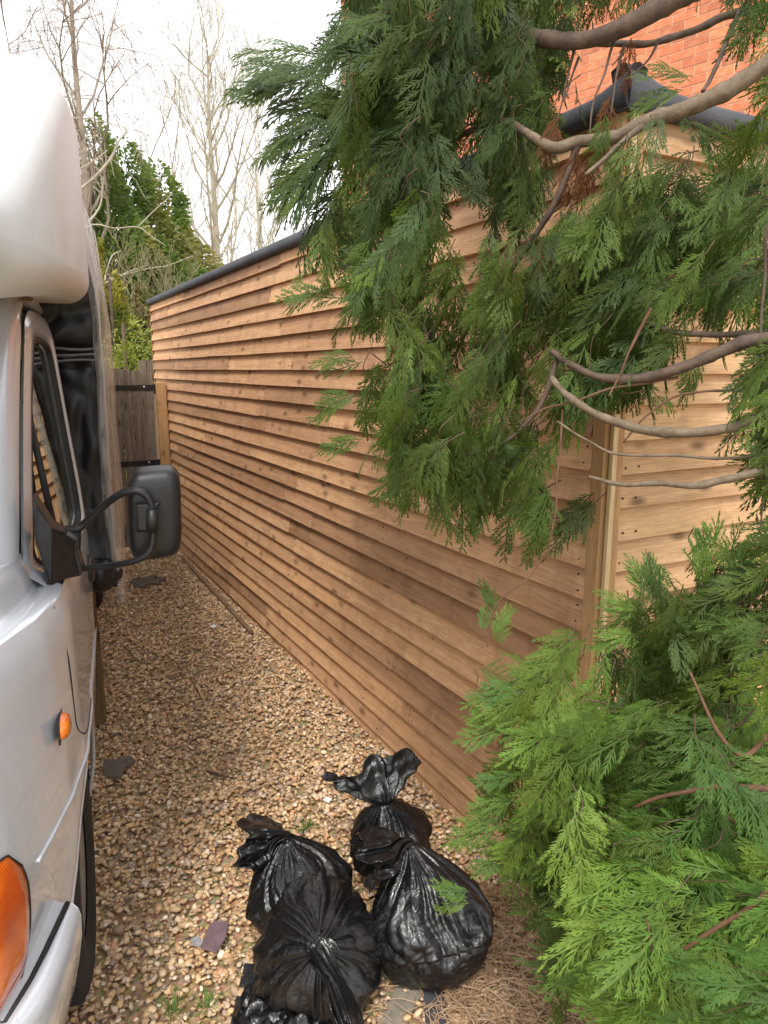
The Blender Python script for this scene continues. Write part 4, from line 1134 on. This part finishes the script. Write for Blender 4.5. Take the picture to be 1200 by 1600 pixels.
# limbs, surveyed as (px, py, depth)
def limb(parent, pts, r0, r1, mat, name='branch', n=11, sides=9):
    P = smooth_curve([at(x, y, d) for x, y, d in pts], n); P = [p+np.array([noise.noise(Vector(p*14))*.004, noise.noise(Vector(p*14+np.array([5, 0, 0])))*.004, noise.noise(Vector(p*14+np.array([9, 0, 0])))*.004]) for p in P]
    m_ = len(P); rad = [(r0+(r1-r0)*i/(m_-1))*(1+.16*noise.noise(Vector(P[i]*30))+.30*max(0, noise.noise(Vector(P[i]*55+np.array([3, 1, 2]))))) for i in range(m_)]
    MB().tube(P, rad, sides).build(name, mat, parent, smooth=True); return P
tree = thing('overhanging_conifer', 'dark green cypress with bare limbs and drooping sprays hanging across the shed from the right', 'conifer tree', (2.05, .55, 0))
TRK = [(2.05, .55, 0), (2.06, .56, .8), (2.03, .57, 1.6), (2.06, .55, 2.4), (2.05, .56, 3.4)]
MB().tube(smooth_curve(TRK, 5), [.10-.0025*i for i in range(21)], 12).build('trunk', M['bark_dark'], tree, smooth=True)
RP = []
RP += limb(tree, [(1420, -60, 1.55), (1200, -50, 1.5), (1100, -25, 1.45), (1010, 25, 1.45), (930, 60, 1.5), (860, 62, 1.55), (800, 48, 1.6)], .026, .014, M['bark_dark'])
RP += limb(tree, [(860, 60, 1.56), (800, 50, 1.62), (740, 60, 1.7), (690, 82, 1.75), (640, 95, 1.8), (560, 140, 1.85), (480, 150, 1.9), (420, 170, 1.92)], .013, .003, M['bark_dark'])
RP += limb(tree, [(1400, 40, 1.6), (1240, 8, 1.6), (1150, 20, 1.6), (1080, 50, 1.6), (1020, 66, 1.58), (950, 66, 1.58), (890, 64, 1.57)], .010, .006, M['bark_dark'])
RP += limb(tree, [(1165, 5, 1.6), (1150, 30, 1.56), (1130, 75, 1.52), (1110, 120, 1.5), (1096, 142, 1.48)], .006, .004, M['bark_dark'])
RP += limb(tree, [(1440, 30, 1.35), (1260, 60, 1.35), (1200, 100, 1.38), (1135, 143, 1.4), (1070, 170, 1.42), (1010, 188, 1.45), (965, 214, 1.48), (905, 222, 1.5), (872, 232, 1.5), (845, 222, 1.52), (820, 205, 1.55)], .019, .009, M['bark_tan'])
RP += limb(tree, [(1012, 188, 1.45), (985, 212, 1.45), (955, 240, 1.45), (915, 274, 1.45)], .0075, .004, M['bark_tan'])
RP += limb(tree, [(820, 205, 1.55), (780, 190, 1.65), (720, 210, 1.75), (660, 260, 1.8), (600, 330, 1.85), (540, 420, 1.9)], .009, .003, M['bark_dark'])
RP += limb(tree, [(905, 222, 1.5), (860, 330, 1.55), (800, 420, 1.65), (740, 500, 1.75), (690, 600, 1.85)], .008, .003, M['bark_dark'])
RP += limb(tree, [(1420, 520, 1.3), (1200, 530, 1.3), (1130, 548, 1.32), (1060, 578, 1.35), (1000, 590, 1.38), (935, 588, 1.42), (890, 570, 1.46), (860, 550, 1.5)], .013, .006, M['bark_dark'])
RP += limb(tree, [(1360, 500, 1.4), (1200, 522, 1.4), (1120, 523, 1.42), (1055, 518, 1.42), (1000, 503, 1.45)], .009, .004, M['bark_dark'])
RP += limb(tree, [(1400, 600, 1.3), (1200, 648, 1.3), (1145, 668, 1.3), (1040, 676, 1.32), (965, 662, 1.36), (915, 638, 1.4), (880, 612, 1.42), (860, 590, 1.45)], .0105, .006, M['bark_tan'])
RP += limb(tree, [(1400, 690, 1.3), (1200, 712, 1.3), (1130, 716, 1.32), (1060, 712, 1.32), (965, 710, 1.36), (920, 690, 1.38), (870, 660, 1.42)], .0035, .002, M['bark_tan'], 'twig')
RP += limb(tree, [(1400, 700, 1.25), (1200, 735, 1.26), (1130, 750, 1.28), (1090, 758, 1.28), (1030, 754, 1.3), (970, 756, 1.32), (920, 746, 1.34)], .0095, .003, M['bark_tan'])
limb(tree, [(1300, 570, 1.35), (1180, 605, 1.35), (1100, 612, 1.36), (1050, 622, 1.38), (1010, 650, 1.4), (975, 690, 1.42)], .003, .0015, M['twig_red'], 'twig')
limb(tree, [(1060, 592, 1.36), (960, 605, 1.4), (900, 625, 1.42), (850, 640, 1.45), (820, 655, 1.46)], .003, .0015, M['twig_red'], 'twig')
limb(tree, [(870, 560, 1.5), (840, 640, 1.5), (780, 695, 1.55), (700, 715, 1.6)], .006, .003, M['bark_dark'])
limb(tree, [(1020, 480, 1.35), (985, 545, 1.36), (965, 590, 1.38), (950, 620, 1.38)], .003, .0015, M['twig_red'], 'twig')
limb(tree, [(878, 640, 1.45), (874, 720, 1.45), (868, 790, 1.45), (858, 850, 1.45)], .0025, .0012, M['twig_red'], 'twig')
for pts in ([(900, 70, 1.55), (885, 130, 1.55), (870, 190, 1.55)], [(905, 90, 1.55), (880, 160, 1.55)], [(960, 60, 1.5), (945, 110, 1.5), (928, 160, 1.5), (920, 230, 1.5)], [(1030, 60, 1.5), (1010, 95, 1.5), (990, 118, 1.5)], [(975, 70, 1.5), (960, 130, 1.5), (955, 180, 1.5)], [(1200, 330, 1.3), (1190, 480, 1.3), (1195, 700, 1.28), (1188, 830, 1.28)]):
    limb(tree, pts, .0032, .0014, M['bark_dark'], 'twig')
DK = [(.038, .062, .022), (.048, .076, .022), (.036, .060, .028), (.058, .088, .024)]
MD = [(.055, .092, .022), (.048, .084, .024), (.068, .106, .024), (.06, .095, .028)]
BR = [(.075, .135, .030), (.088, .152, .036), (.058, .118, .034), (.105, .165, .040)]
fol = Foliage(); tw = MB()
left_dir = lambda a0, b0, sp=.35: (lambda x, y, r: wdir(a0+r.gauss(0, sp), b0+r.gauss(0, sp), r.gauss(-.15, .5)))
P1 = [(560, -30), (860, -30), (850, 60), (845, 160), (800, 250), (740, 300), (690, 340), (640, 400), (610, 400), (575, 320), (545, 260), (560, 120)]
mass(fol, tw, P1, 92, (1.5, 2.0), left_dir(-.3, -.85, .28), (.10, .17), DK, RP, 1)
mass(fol, tw, [(800, 60), (890, 40), (890, 200), (850, 260), (860, 330), (760, 420), (740, 300)], 22, (1.5, 1.8), left_dir(-.15, -1, .2), (.09, .14), DK, RP, 21, 4)
mass(fol, tw, [(470, 60), (560, 20), (570, 150), (560, 260), (500, 250), (480, 160)], 30, (1.6, 1.95), left_dir(-.95, -.1, .25), (.12, .2), DK, RP, 2, 4, .35)
for (x, y, dx, dy, L_) in ((500, 95, -1, .12, .24), (520, 130, -1, -.02, .26), (540, 160, -1, -.15, .25), (510, 180, -1, -.30, .24), (545, 215, -.9, -.45, .26), (520, 240, -.85, -.6, .24), (545, 275, -.8, -.7, .24), (560, 300, -.6, -.9, .22), (600, 320, -.3, -1, .2), (600, 10, -.5, -.6, .2), (640, 5, -.6, -.5, .2), (480, 120, -1, .05, .18), (470, 210, -1, -.25, .18), (490, 270, -1, -.4, .17)):
    for k in range(4):
        p = at(x+random.uniform(-12, 12), y+random.uniform(-14, 14), 1.85+random.uniform(-.12, .12))
        fol.add(p, wdir(dx, dy+random.uniform(-.15, .15), random.uniform(-.4, .3)), wdir(.1, .8, -.9)+np.array([random.gauss(0, .3) for _ in range(3)]), L_*random.uniform(.75, 1.05), np.array(DK[k % 4])*1.1)
for k, (poly, n_) in enumerate((
    ([(480, 430), (600, 395), (690, 430), (690, 520), (600, 570), (530, 520)], 20),
    ([(590, 520), (700, 500), (715, 640), (690, 760), (610, 760), (572, 680)], 24),
    ([(730, 500), (850, 470), (960, 480), (970, 600), (890, 660), (790, 655), (740, 600)], 30),
    ([(700, 700), (775, 690), (830, 780), (850, 870), (760, 875), (700, 820)], 22),
    ([(565, 700), (690, 720), (700, 805), (600, 790)], 10))):
    mass(fol, tw, poly, n_, (1.45, 1.82), left_dir(-.42, -.78, .34), (.085, .15), DK+MD, RP, 30+k)
P3 = [(840, 420), (900, 380), (980, 340), (1060, 320), (1110, 270), (1220, 270), (1230, 520), (1120, 510), (1010, 530), (990, 590), (940, 650), (880, 700), (850, 620), (830, 480)]
mass(fol, tw, P3, 98, (1.38, 1.72), left_dir(-.6, -.5), (.09, .15), MD+DK+BR[:1], RP, 4)
mass(fol, tw, [(870, 0), (1200, -20), (1200, 5), (1000, 20), (900, 30)], 22, (1.45, 1.6), left_dir(-.2, -.9, .2), (.06, .10), DK, RP, 5, 3)
mass(fol, tw, [(1150, 600), (1220, 560), (1230, 900), (1170, 850), (1175, 720)], 22, (1.2, 1.35), left_dir(-.8, -.5), (.09, .14), DK+MD, RP, 6, 4)
mass(fol, tw, [(1120, 40), (1220, 30), (1230, 190), (1190, 150), (1190, 80)], 9, (1.4, 1.5), left_dir(-.7, -.6), (.08, .12), MD, RP, 7, 3)
for (x, y, dx, dy, L_) in ((1085, 130, -.9, .4, .11), (1060, 140, -1, .0, .10), (1030, 505, -.1, -1, .09), (1090, 560, -.3, -1, .10), (1010, 600, .7, -.7, .08), (860, 690, -.3, -1, .12), (860, 760, -.2, -1, .13), (850, 800, -.3, -.9, .12), (640, 745, -.4, -1, .10), (610, 740, -.6, -.9, .10), (530, 455, -1, .05, .15), (560, 560, -1, .0, .13), (560, 620, -1, -.1, .12), (560, 690, -1, -.2, .10), (770, 960, -.3, 1, .08), (945, 180, -.2, -1, .09)):
    for k in range(2):
        fol.add(at(x+random.uniform(-8, 8), y+random.uniform(-8, 8), 1.45 if x > 800 else 1.7), wdir(dx, dy, random.uniform(-.2, .2)), wdir(.1, .6, -1), L_*random.uniform(.8, 1.1), MD[k])
limb(tree, [(868, 850, 1.5), (820, 905, 1.5), (775, 945, 1.5), (762, 1010, 1.5)], .002, .0012, M['twig_red'], 'twig')
fol.build('foliage', M['leaf'], tree); tw.build('twigs', M['twig_brown'], tree, smooth=True, kind='stuff')
# dead brown sprays hanging by the roof corner
dead = Foliage()
for (x, y) in ((945, 150), (955, 185), (930, 240), (915, 250), (965, 240), (900, 235), (870, 180), (985, 60), (870, 380)):
    for k in range(2): dead.add(at(x+random.uniform(-6, 6), y, 1.5), wdir(random.uniform(-.25, .15), -1, 0), wdir(.4, 0, -1), random.uniform(.07, .11), (.16, .07, .035), (1, 1, 1))
dead.build('dead_foliage', M['leaf'], tree)

bush = thing('cypress_bush', 'bright green cypress bush filling the lower right in front of the shed corner', 'bush', (1.72, .85, 0))
BT = [(1.72, .85, 0), (1.70, .87, .4), (1.68, .88, .8), (1.66, .86, 1.15)]
MB().tube(smooth_curve(BT, 5), [.035-.0014*i for i in range(16)], 10).build('trunk', M['bark_dark'], bush, smooth=True)
RB = []
RB += limb(bush, [(1090, 1200, 1.5), (1085, 1150, 1.45), (1090, 1090, 1.45), (1070, 1020, 1.45), (1055, 975, 1.45)], .008, .004, M['twig_red'])
RB += limb(bush, [(1120, 1300, 1.5), (1040, 1265, 1.45), (975, 1180, 1.45), (930, 1145, 1.5), (870, 1140, 1.55)], .008, .003, M['twig_red'])
RB += limb(bush, [(1150, 1280, 1.4), (1030, 1268, 1.38), (960, 1275, 1.42), (900, 1290, 1.5), (820, 1310, 1.6)], .007, .003, M['twig_red'])
RB += limb(bush, [(1300, 1235, 1.1), (1200, 1232, 1.12), (1140, 1228, 1.15), (1060, 1240, 1.2), (990, 1262, 1.25)], .006, .0025, M['twig_red'])
RB += limb(bush, [(1150, 1400, 1.4), (1050, 1420, 1.4), (960, 1385, 1.5), (900, 1395, 1.55), (860, 1420, 1.6)], .006, .003, M['twig_red'])
RB += limb(bush, [(1200, 1150, 1.2), (1160, 1180, 1.2), (1120, 1140, 1.2), (1080, 1050, 1.25)], .005, .002, M['twig_red'])
RB += limb(bush, [(1240, 1340, 1.0), (1180, 1410, 1.02), (1120, 1450, 1.05), (1040, 1500, 1.1)], .005, .002, M['twig_red'])
limb(bush, [(1250, 1000, 1.4), (1170, 1030, 1.4), (1120, 1045, 1.42), (1060, 1055, 1.45)], .003, .0015, M['bark_tan'], 'twig')
fb = Foliage(); tb = MB()
B1 = [(1010, 940), (1050, 915), (1100, 915), (1140, 970), (1140, 1060), (1110, 1120), (1050, 1160), (1000, 1120), (985, 1050)]
mass(fb, tb, B1, 40, (1.32, 1.6), left_dir(-.5, -.3, .6), (.09, .15), MD+DK, RB, 11)
B2 = [(800, 1100), (860, 1100), (930, 1140), (1000, 1160), (1080, 1190), (1160, 1120), (1230, 1130), (1230, 1420), (1060, 1420), (960, 1370), (880, 1350), (830, 1290), (800, 1200)]
mass(fb, tb, B2, 98, (1.15, 1.75), left_dir(-.75, -.2, .45), (.085, .15), MD+BR, RB, 12)
mass(fb, tb, [(750, 1120), (820, 1080), (840, 1300), (780, 1330), (750, 1240)], 14, (1.5, 1.8), left_dir(-.8, -.2, .35), (.08, .13), MD+BR, RB, 23, 4)
B3 = [(900, 1380), (980, 1340), (1220, 1330), (1230, 1660), (960, 1650), (900, 1560), (880, 1460)]
mass(fb, tb, B3, 88, (1.0, 1.5), left_dir(-.75, -.15, .45), (.085, .15), BR, RB, 13)
B4 = [(760, 1300), (860, 1320), (900, 1420), (880, 1560), (830, 1560), (790, 1450), (770, 1380)]
mass(fb, tb, B4, 26, (1.4, 1.8), left_dir(-.7, -.45), (.09, .15), MD+BR, RB, 14, 4)
B5 = [(1130, 880), (1220, 840), (1230, 1100), (1160, 1060)]
mass(fb, tb, B5, 6, (1.2, 1.35), left_dir(-.6, .2), (.08, .13), MD, RB, 15, 4)
for (x, y, dx, dy, L_) in ((810, 1105, -1, .1, .11), (800, 1130, -1, 0, .11), (830, 1090, -1, .25, .11), (860, 1085, -.6, .6, .10), (810, 1200, -1, -.1, .10), (800, 1260, -1, -.1, .10), (785, 1300, -1, -.05, .11), (800, 1335, -1, -.3, .10), (1010, 940, -.4, .8, .09), (985, 960, -.9, .5, .08), (1100, 905, .1, 1, .10), (1130, 900, .3, 1, .1), (1030, 930, 0, 1, .09), (1010, 1000, -1, .1, .09), (935, 1110, -1, .2, .10), (860, 1110, -1, .4, .13), (740, 1400, -1, .1, .08), (760, 1000, .3, .9, .07)):
    for k in range(3):
        fb.add(at(x+random.uniform(-14, 14), y+random.uniform(-14, 14), 1.55 if x < 900 else 1.4), wdir(dx, dy+random.uniform(-.2, .2), random.uniform(-.3, .3)), wdir(.1, .9, -.8), L_*random.uniform(.8, 1.1), BR[k])
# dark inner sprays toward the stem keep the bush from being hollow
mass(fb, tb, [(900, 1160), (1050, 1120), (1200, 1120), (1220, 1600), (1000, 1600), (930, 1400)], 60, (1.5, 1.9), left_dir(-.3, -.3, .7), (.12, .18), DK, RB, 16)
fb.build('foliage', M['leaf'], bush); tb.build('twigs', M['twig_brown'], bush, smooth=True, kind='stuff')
df = Foliage()
for k in range(10): df.add(at(random.uniform(935, 985), random.uniform(1410, 1480), 1.42), wdir(random.uniform(-.3, .6), -1, 0), wdir(.3, .4, -1), random.uniform(.05, .08), (.30, .12, .04), (1, 1, 1))
df.build('dead_foliage', M['leaf'], bush)

# ------------------------------------------------------------------ trees beyond the gate
def bare_tree(name, label, cat, base, height, spread, seed, bark, lean=(0, 0), levels=4, droop=0., r0=.16, first=.25, nlimb=16, group=None, twigs_mat=None):
    r = random.Random(seed); root = thing(name, label, cat, tuple(base), group); base = np.array(base, float)
    tr = []; n = 14
    for i in range(n+1):
        u = i/n; tr.append(base+np.array([lean[0]*u*u*height+.12*noise.noise(Vector((u*3, seed, 0)))*height*.12, lean[1]*u*height, height*u]))
    trr = [r0*(1-u/n)**.8+.012 for u in range(n+1)]
    MB().tube(tr, trr, 8).build('trunk', bark, root, smooth=True)
    big = MB(); fine = MB()
    def grow(p, d, L, rad, lv):
        k = 5 if lv < 3 else 3; P = [p]; dd = unit(d); st = L/k
        for i in range(k):
            up_ = .20 if not droop else (.12-droop*(lv-1)*.22)
            dd = unit(dd+np.array([r.gauss(0, .15), r.gauss(0, .15), r.gauss(0, .12)+up_])); P.append(P[-1]+dd*st)
        (big if lv == 1 else fine).tube(P, [max(.0038, rad*(1-.75*i/k)) for i in range(k+1)], 5 if lv < 2 else 3, False)
        if lv >= levels: return
        nb = {1: 6, 2: 4, 3: 3}[lv]
        for j in range(nb):
            i = r.uniform(.25, 1)*k; a = int(min(k-1, i)); q = P[a]+(P[a+1]-P[a])*(i-a)
            ax_ = unit(np.array([r.gauss(0, 1) for _ in range(3)])); nd = unit(dd+ax_*.85); grow(q, nd, L*r.uniform(.38, .62), rad*.45, lv+1)
    for j in range(nlimb):
        u = first+(1-first)*(j+r.random())/nlimb; i = u*n; a = int(min(n-1, i)); p = tr[a]+(tr[a+1]-tr[a])*(i-a)
        az = j*2.4+r.uniform(-.4, .4); el = r.uniform(.35, .9)+u*.35
        d = np.array([math.cos(az)*math.cos(el), math.sin(az)*math.cos(el), math.sin(el)])
        grow(p, d, spread*(1.15-u*.75)*r.uniform(.75, 1.15), r0*.42*(1.1-u*.7), 1)
    big.build('limbs', bark, root, smooth=True, kind='stuff'); fine.build('crown', twigs_mat or bark, root, kind='stuff')
    return root
def far(px, py, dist, z=None):
    """ground point under a surveyed pixel column at a horizontal distance"""
    d = ray(px, py); h = math.hypot(d[0], d[1]); p = CAM+d*(dist/h); return np.array([p[0], p[1], 0.]), p[2]
b, top = far(322, 40, 24); bare_tree('bare_tree', 'tall bare tree with pale straight trunk rising above the far end of the shed', 'tree', b, top-.4, 5.2, 21, M['bark_pale'], r0=.15, first=.18, nlimb=28)
b, top = far(400, 215, 30); bare_tree('bare_tree', 'smaller thin bare tree half hidden behind the conifer tips, right of the tall one', 'tree', b, top, 3.0, 5, M['bark_pale'], r0=.13, first=.3, nlimb=16)
b, top = far(98, -60, 15); bare_tree('birch_tree', 'bare birch with pinkish limbs and hanging twigs behind the white van pod', 'tree', b, top+.8, 3.6, 33, M['bark_birch'], droop=.9, r0=.10, first=.35, nlimb=18, lean=(.02, 0))
# crooked pale boughs reaching out in front of the dark evergreens
b, top = far(60, 300, 13); rt = thing('bare_sapling', 'crooked bare sapling with cream limbs in front of the evergreens beside the van', 'tree', tuple(b))
m = MB()
for pts, r_ in (([(60, 700), (70, 480), (95, 360), (120, 300)], .05), ([(120, 300), (150, 275), (175, 245), (185, 222), (200, 205)], .028), ([(138, 348), (155, 325), (160, 300), (158, 278)], .02), ([(118, 268), (145, 252), (168, 235)], .016), ([(95, 360), (120, 365), (138, 348)], .024), ([(70, 480), (130, 360), (180, 357), (215, 355), (235, 368), (260, 385)], .016), ([(165, 430), (175, 400), (190, 392)], .018), ([(160, 445), (200, 425), (230, 415)], .016), ([(60, 700), (150, 500), (165, 430)], .03), ([(170, 436), (230, 420), (262, 415), (300, 400)], .012), ([(215, 355), (240, 330), (262, 310), (270, 300)], .01)):
    P = [CAM+ray(x, y)*(13.5/math.hypot(*ray(x, y)[:2])) for x, y in pts]; m.tube(smooth_curve(P, 4), [r_*(1-.6*i/(4*len(P)-3)) for i in range(4*(len(P)-1)+1)], 5)
m.build('limbs', M['bark_pale'], rt, smooth=True, kind='stuff')

def leafy(name, label, cat, base, h, rad, seed, n, size, cols, group=None, shape='cone', trunk=True, up=.0, gap=.25):
    r = np.random.default_rng(seed); root = thing(name, label, cat, tuple(base), group); base = np.array(base, float)
    if trunk: MB().tube([base, base+np.array([0, 0, h*.9])], [rad*.07, .02], 7).build('trunk', M['bark_dark'], root, smooth=True)
    u = 1-np.sqrt(1-r.random(n)*.9995) if shape == 'cone' else r.random(n)**.8
    if shape == 'cone': z = h*(.04+1.0*u); R_ = rad*(1-u)**.85*1.0+.10
    elif shape == 'column': z = h*u; R_ = rad*(1-u**3)+.05
    else: z = h*(.05+.95*r.random(n)); R_ = rad*np.sqrt(np.maximum(.02, 1-((z/h-.38)/.62)**2))
    if shape in ('round', 'column'):
        a_ = r.random(n)*2*np.pi; top_j = np.array([.80+.45*noise.noise(Vector((math.cos(a)*1.6+seed, math.sin(a)*1.6, 3.))) for a in a_]); z = z*top_j
    # boughs: angular lobes with gaps
    az = a_ if shape in ('round', 'column') else r.uniform(0, 2*np.pi, n); lob = np.array([noise.noise(Vector((math.cos(a)*2.2+seed, math.sin(a)*2.2, zz*1.1/ max(1, h/9)))) for a, zz in zip(az, z)])
    rr_ = R_*(.55+.45*r.random(n)**.5)*(1+(.6 if shape != 'round' else 1.5)*lob)
    P = base+np.stack([np.cos(az)*rr_, np.sin(az)*rr_, z], 1)
    sz = size*r.uniform(.6, 1.5, n)
    out = np.stack([np.cos(az), np.sin(az), r.normal(up, .35, n)], 1); out /= np.linalg.norm(out, axis=1)[:, None]
    rnd = r.normal(0, 1, (n, 3)); sd = np.cross(out, rnd); sd /= np.linalg.norm(sd, axis=1)[:, None]
    V = np.stack([P-out*sz[:, None]*.2, P+sd*sz[:, None]*.28+out*sz[:, None]*.3, P+out*sz[:, None], P-sd*sz[:, None]*.28+out*sz[:, None]*.3], 1).reshape(-1, 3)
    i = np.arange(n)*4; F = np.concatenate([np.stack([i, i+1, i+2], 1), np.stack([i, i+2, i+3], 1)])
    ci = np.array([noise.noise(Vector((p[0]*.55+seed, p[1]*.55, p[2]*.55))) for p in P])
    cols = np.array(cols); k = np.clip(((ci+.5)*len(cols)).astype(int), 0, len(cols)-1); c = cols[k]*r.uniform(.8, 1.2, (n, 1)); c = np.repeat(c, 4, 0)
    mk('crown', V, F, M['far_leaf'], root, kind='stuff', attr=c); return root
EV = [(.22, .22, .09), (.16, .21, .08), (.11, .17, .06), (.17, .24, .085), (.26, .24, .10)]
for (px, py, dist, rad, lab) in ((135, 190, 17, 2.3, 'tall dark evergreen with a pointed tip nearest the white van pod'), (190, 225, 18, 2.4, 'evergreen conifer second from the van with a split pointed top'), (246, 262, 19, 2.2, 'mid green conifer with a narrow spire between the other evergreens'), (280, 370, 19.5, 1.7, 'shortest dark evergreen next to the far end of the shed roof'), (95, 240, 20, 2.6, 'evergreen conifer mostly hidden behind the white van pod')):
    b, top = far(px, py, dist); leafy('evergreen_tree', lab, 'conifer tree', b, top, rad, int(px), 33000 if px > 100 else 9000, .11, EV, 'evergreens beyond the gate')
SC = [(.15, .13, .055), (.11, .12, .045), (.18, .15, .07), (.08, .10, .035)]
for (px, py, dist, rad, lab) in ((205, 420, 13.5, 1.5, 'tangled tan brown scrub standing over the gate'), (265, 440, 14.5, 1.3, 'ivy clad olive scrub against the far shed corner')):
    b, top = far(px, py, dist); leafy('scrub_bush', lab, 'bush', b, top, rad, int(px), 14000, .085, SC, None, 'round')
    rt = bpy.data.objects[-1] if False else None
    bare_tree('bare_shrub', lab.split(' ')[0]+' leafless twiggy shrub woven through the scrub '+('over the gate' if px < 230 else 'by the shed corner'), 'shrub', b, top*.95, 1.7, int(px)+3, M['scrub'], r0=.05, first=.1, nlimb=16, levels=3)
b, top = far(168, 395, 10.5); leafy('golden_cypress', 'narrow golden yellow cypress right beside the van sheeting', 'conifer tree', b, top, .42, 77, 9000, .07, [(.24, .23, .05), (.28, .26, .06), (.16, .18, .05)], None, 'column', up=.6)
b, top = far(192, 505, 9.2); leafy('lime_shrub', 'bright lime yellow fluffy shrub just over the gate', 'shrub', b, top+.25, .72, 78, 11000, .035, [(.34, .36, .10), (.26, .29, .08), (.40, .40, .13)], None, 'round', up=.5)
b, top = far(232, 520, 9.6); leafy('laurel_shrub', 'dark green leafy shrub behind the fence posts', 'shrub', b, top, .42, 79, 5000, .06, [(.03, .06, .02), (.05, .10, .03)], None, 'round')
# hedge line that closes the horizon around the yard
hg = []; r = np.random.default_rng(4); V = []; C = []
for k in range(34000):
    a = r.uniform(0, 1); x = -30+70*a; y = 27+2*math.sin(x*.4)+r.normal(0, .5); z = r.random()**.7*(3.2+1.2*noise.noise(Vector((x*.4, 0, 0)))+.6*noise.noise(Vector((x*2, 1, 0)))); p = np.array([x, y, z]); s = .28*r.uniform(.6, 1.3)
    d1 = r.normal(0, 1, 3); d2 = r.normal(0, 1, 3); V += [p, p+d1*s, p+d2*s]; C += [np.array(EV[r.integers(0, 5)])]*3
tag(mk('hedge', np.array(V), np.arange(len(V)).reshape(-1, 3), M['far_leaf'], None, kind='stuff', attr=np.array(C)), 'distant dark green hedge behind the trees', 'hedge')
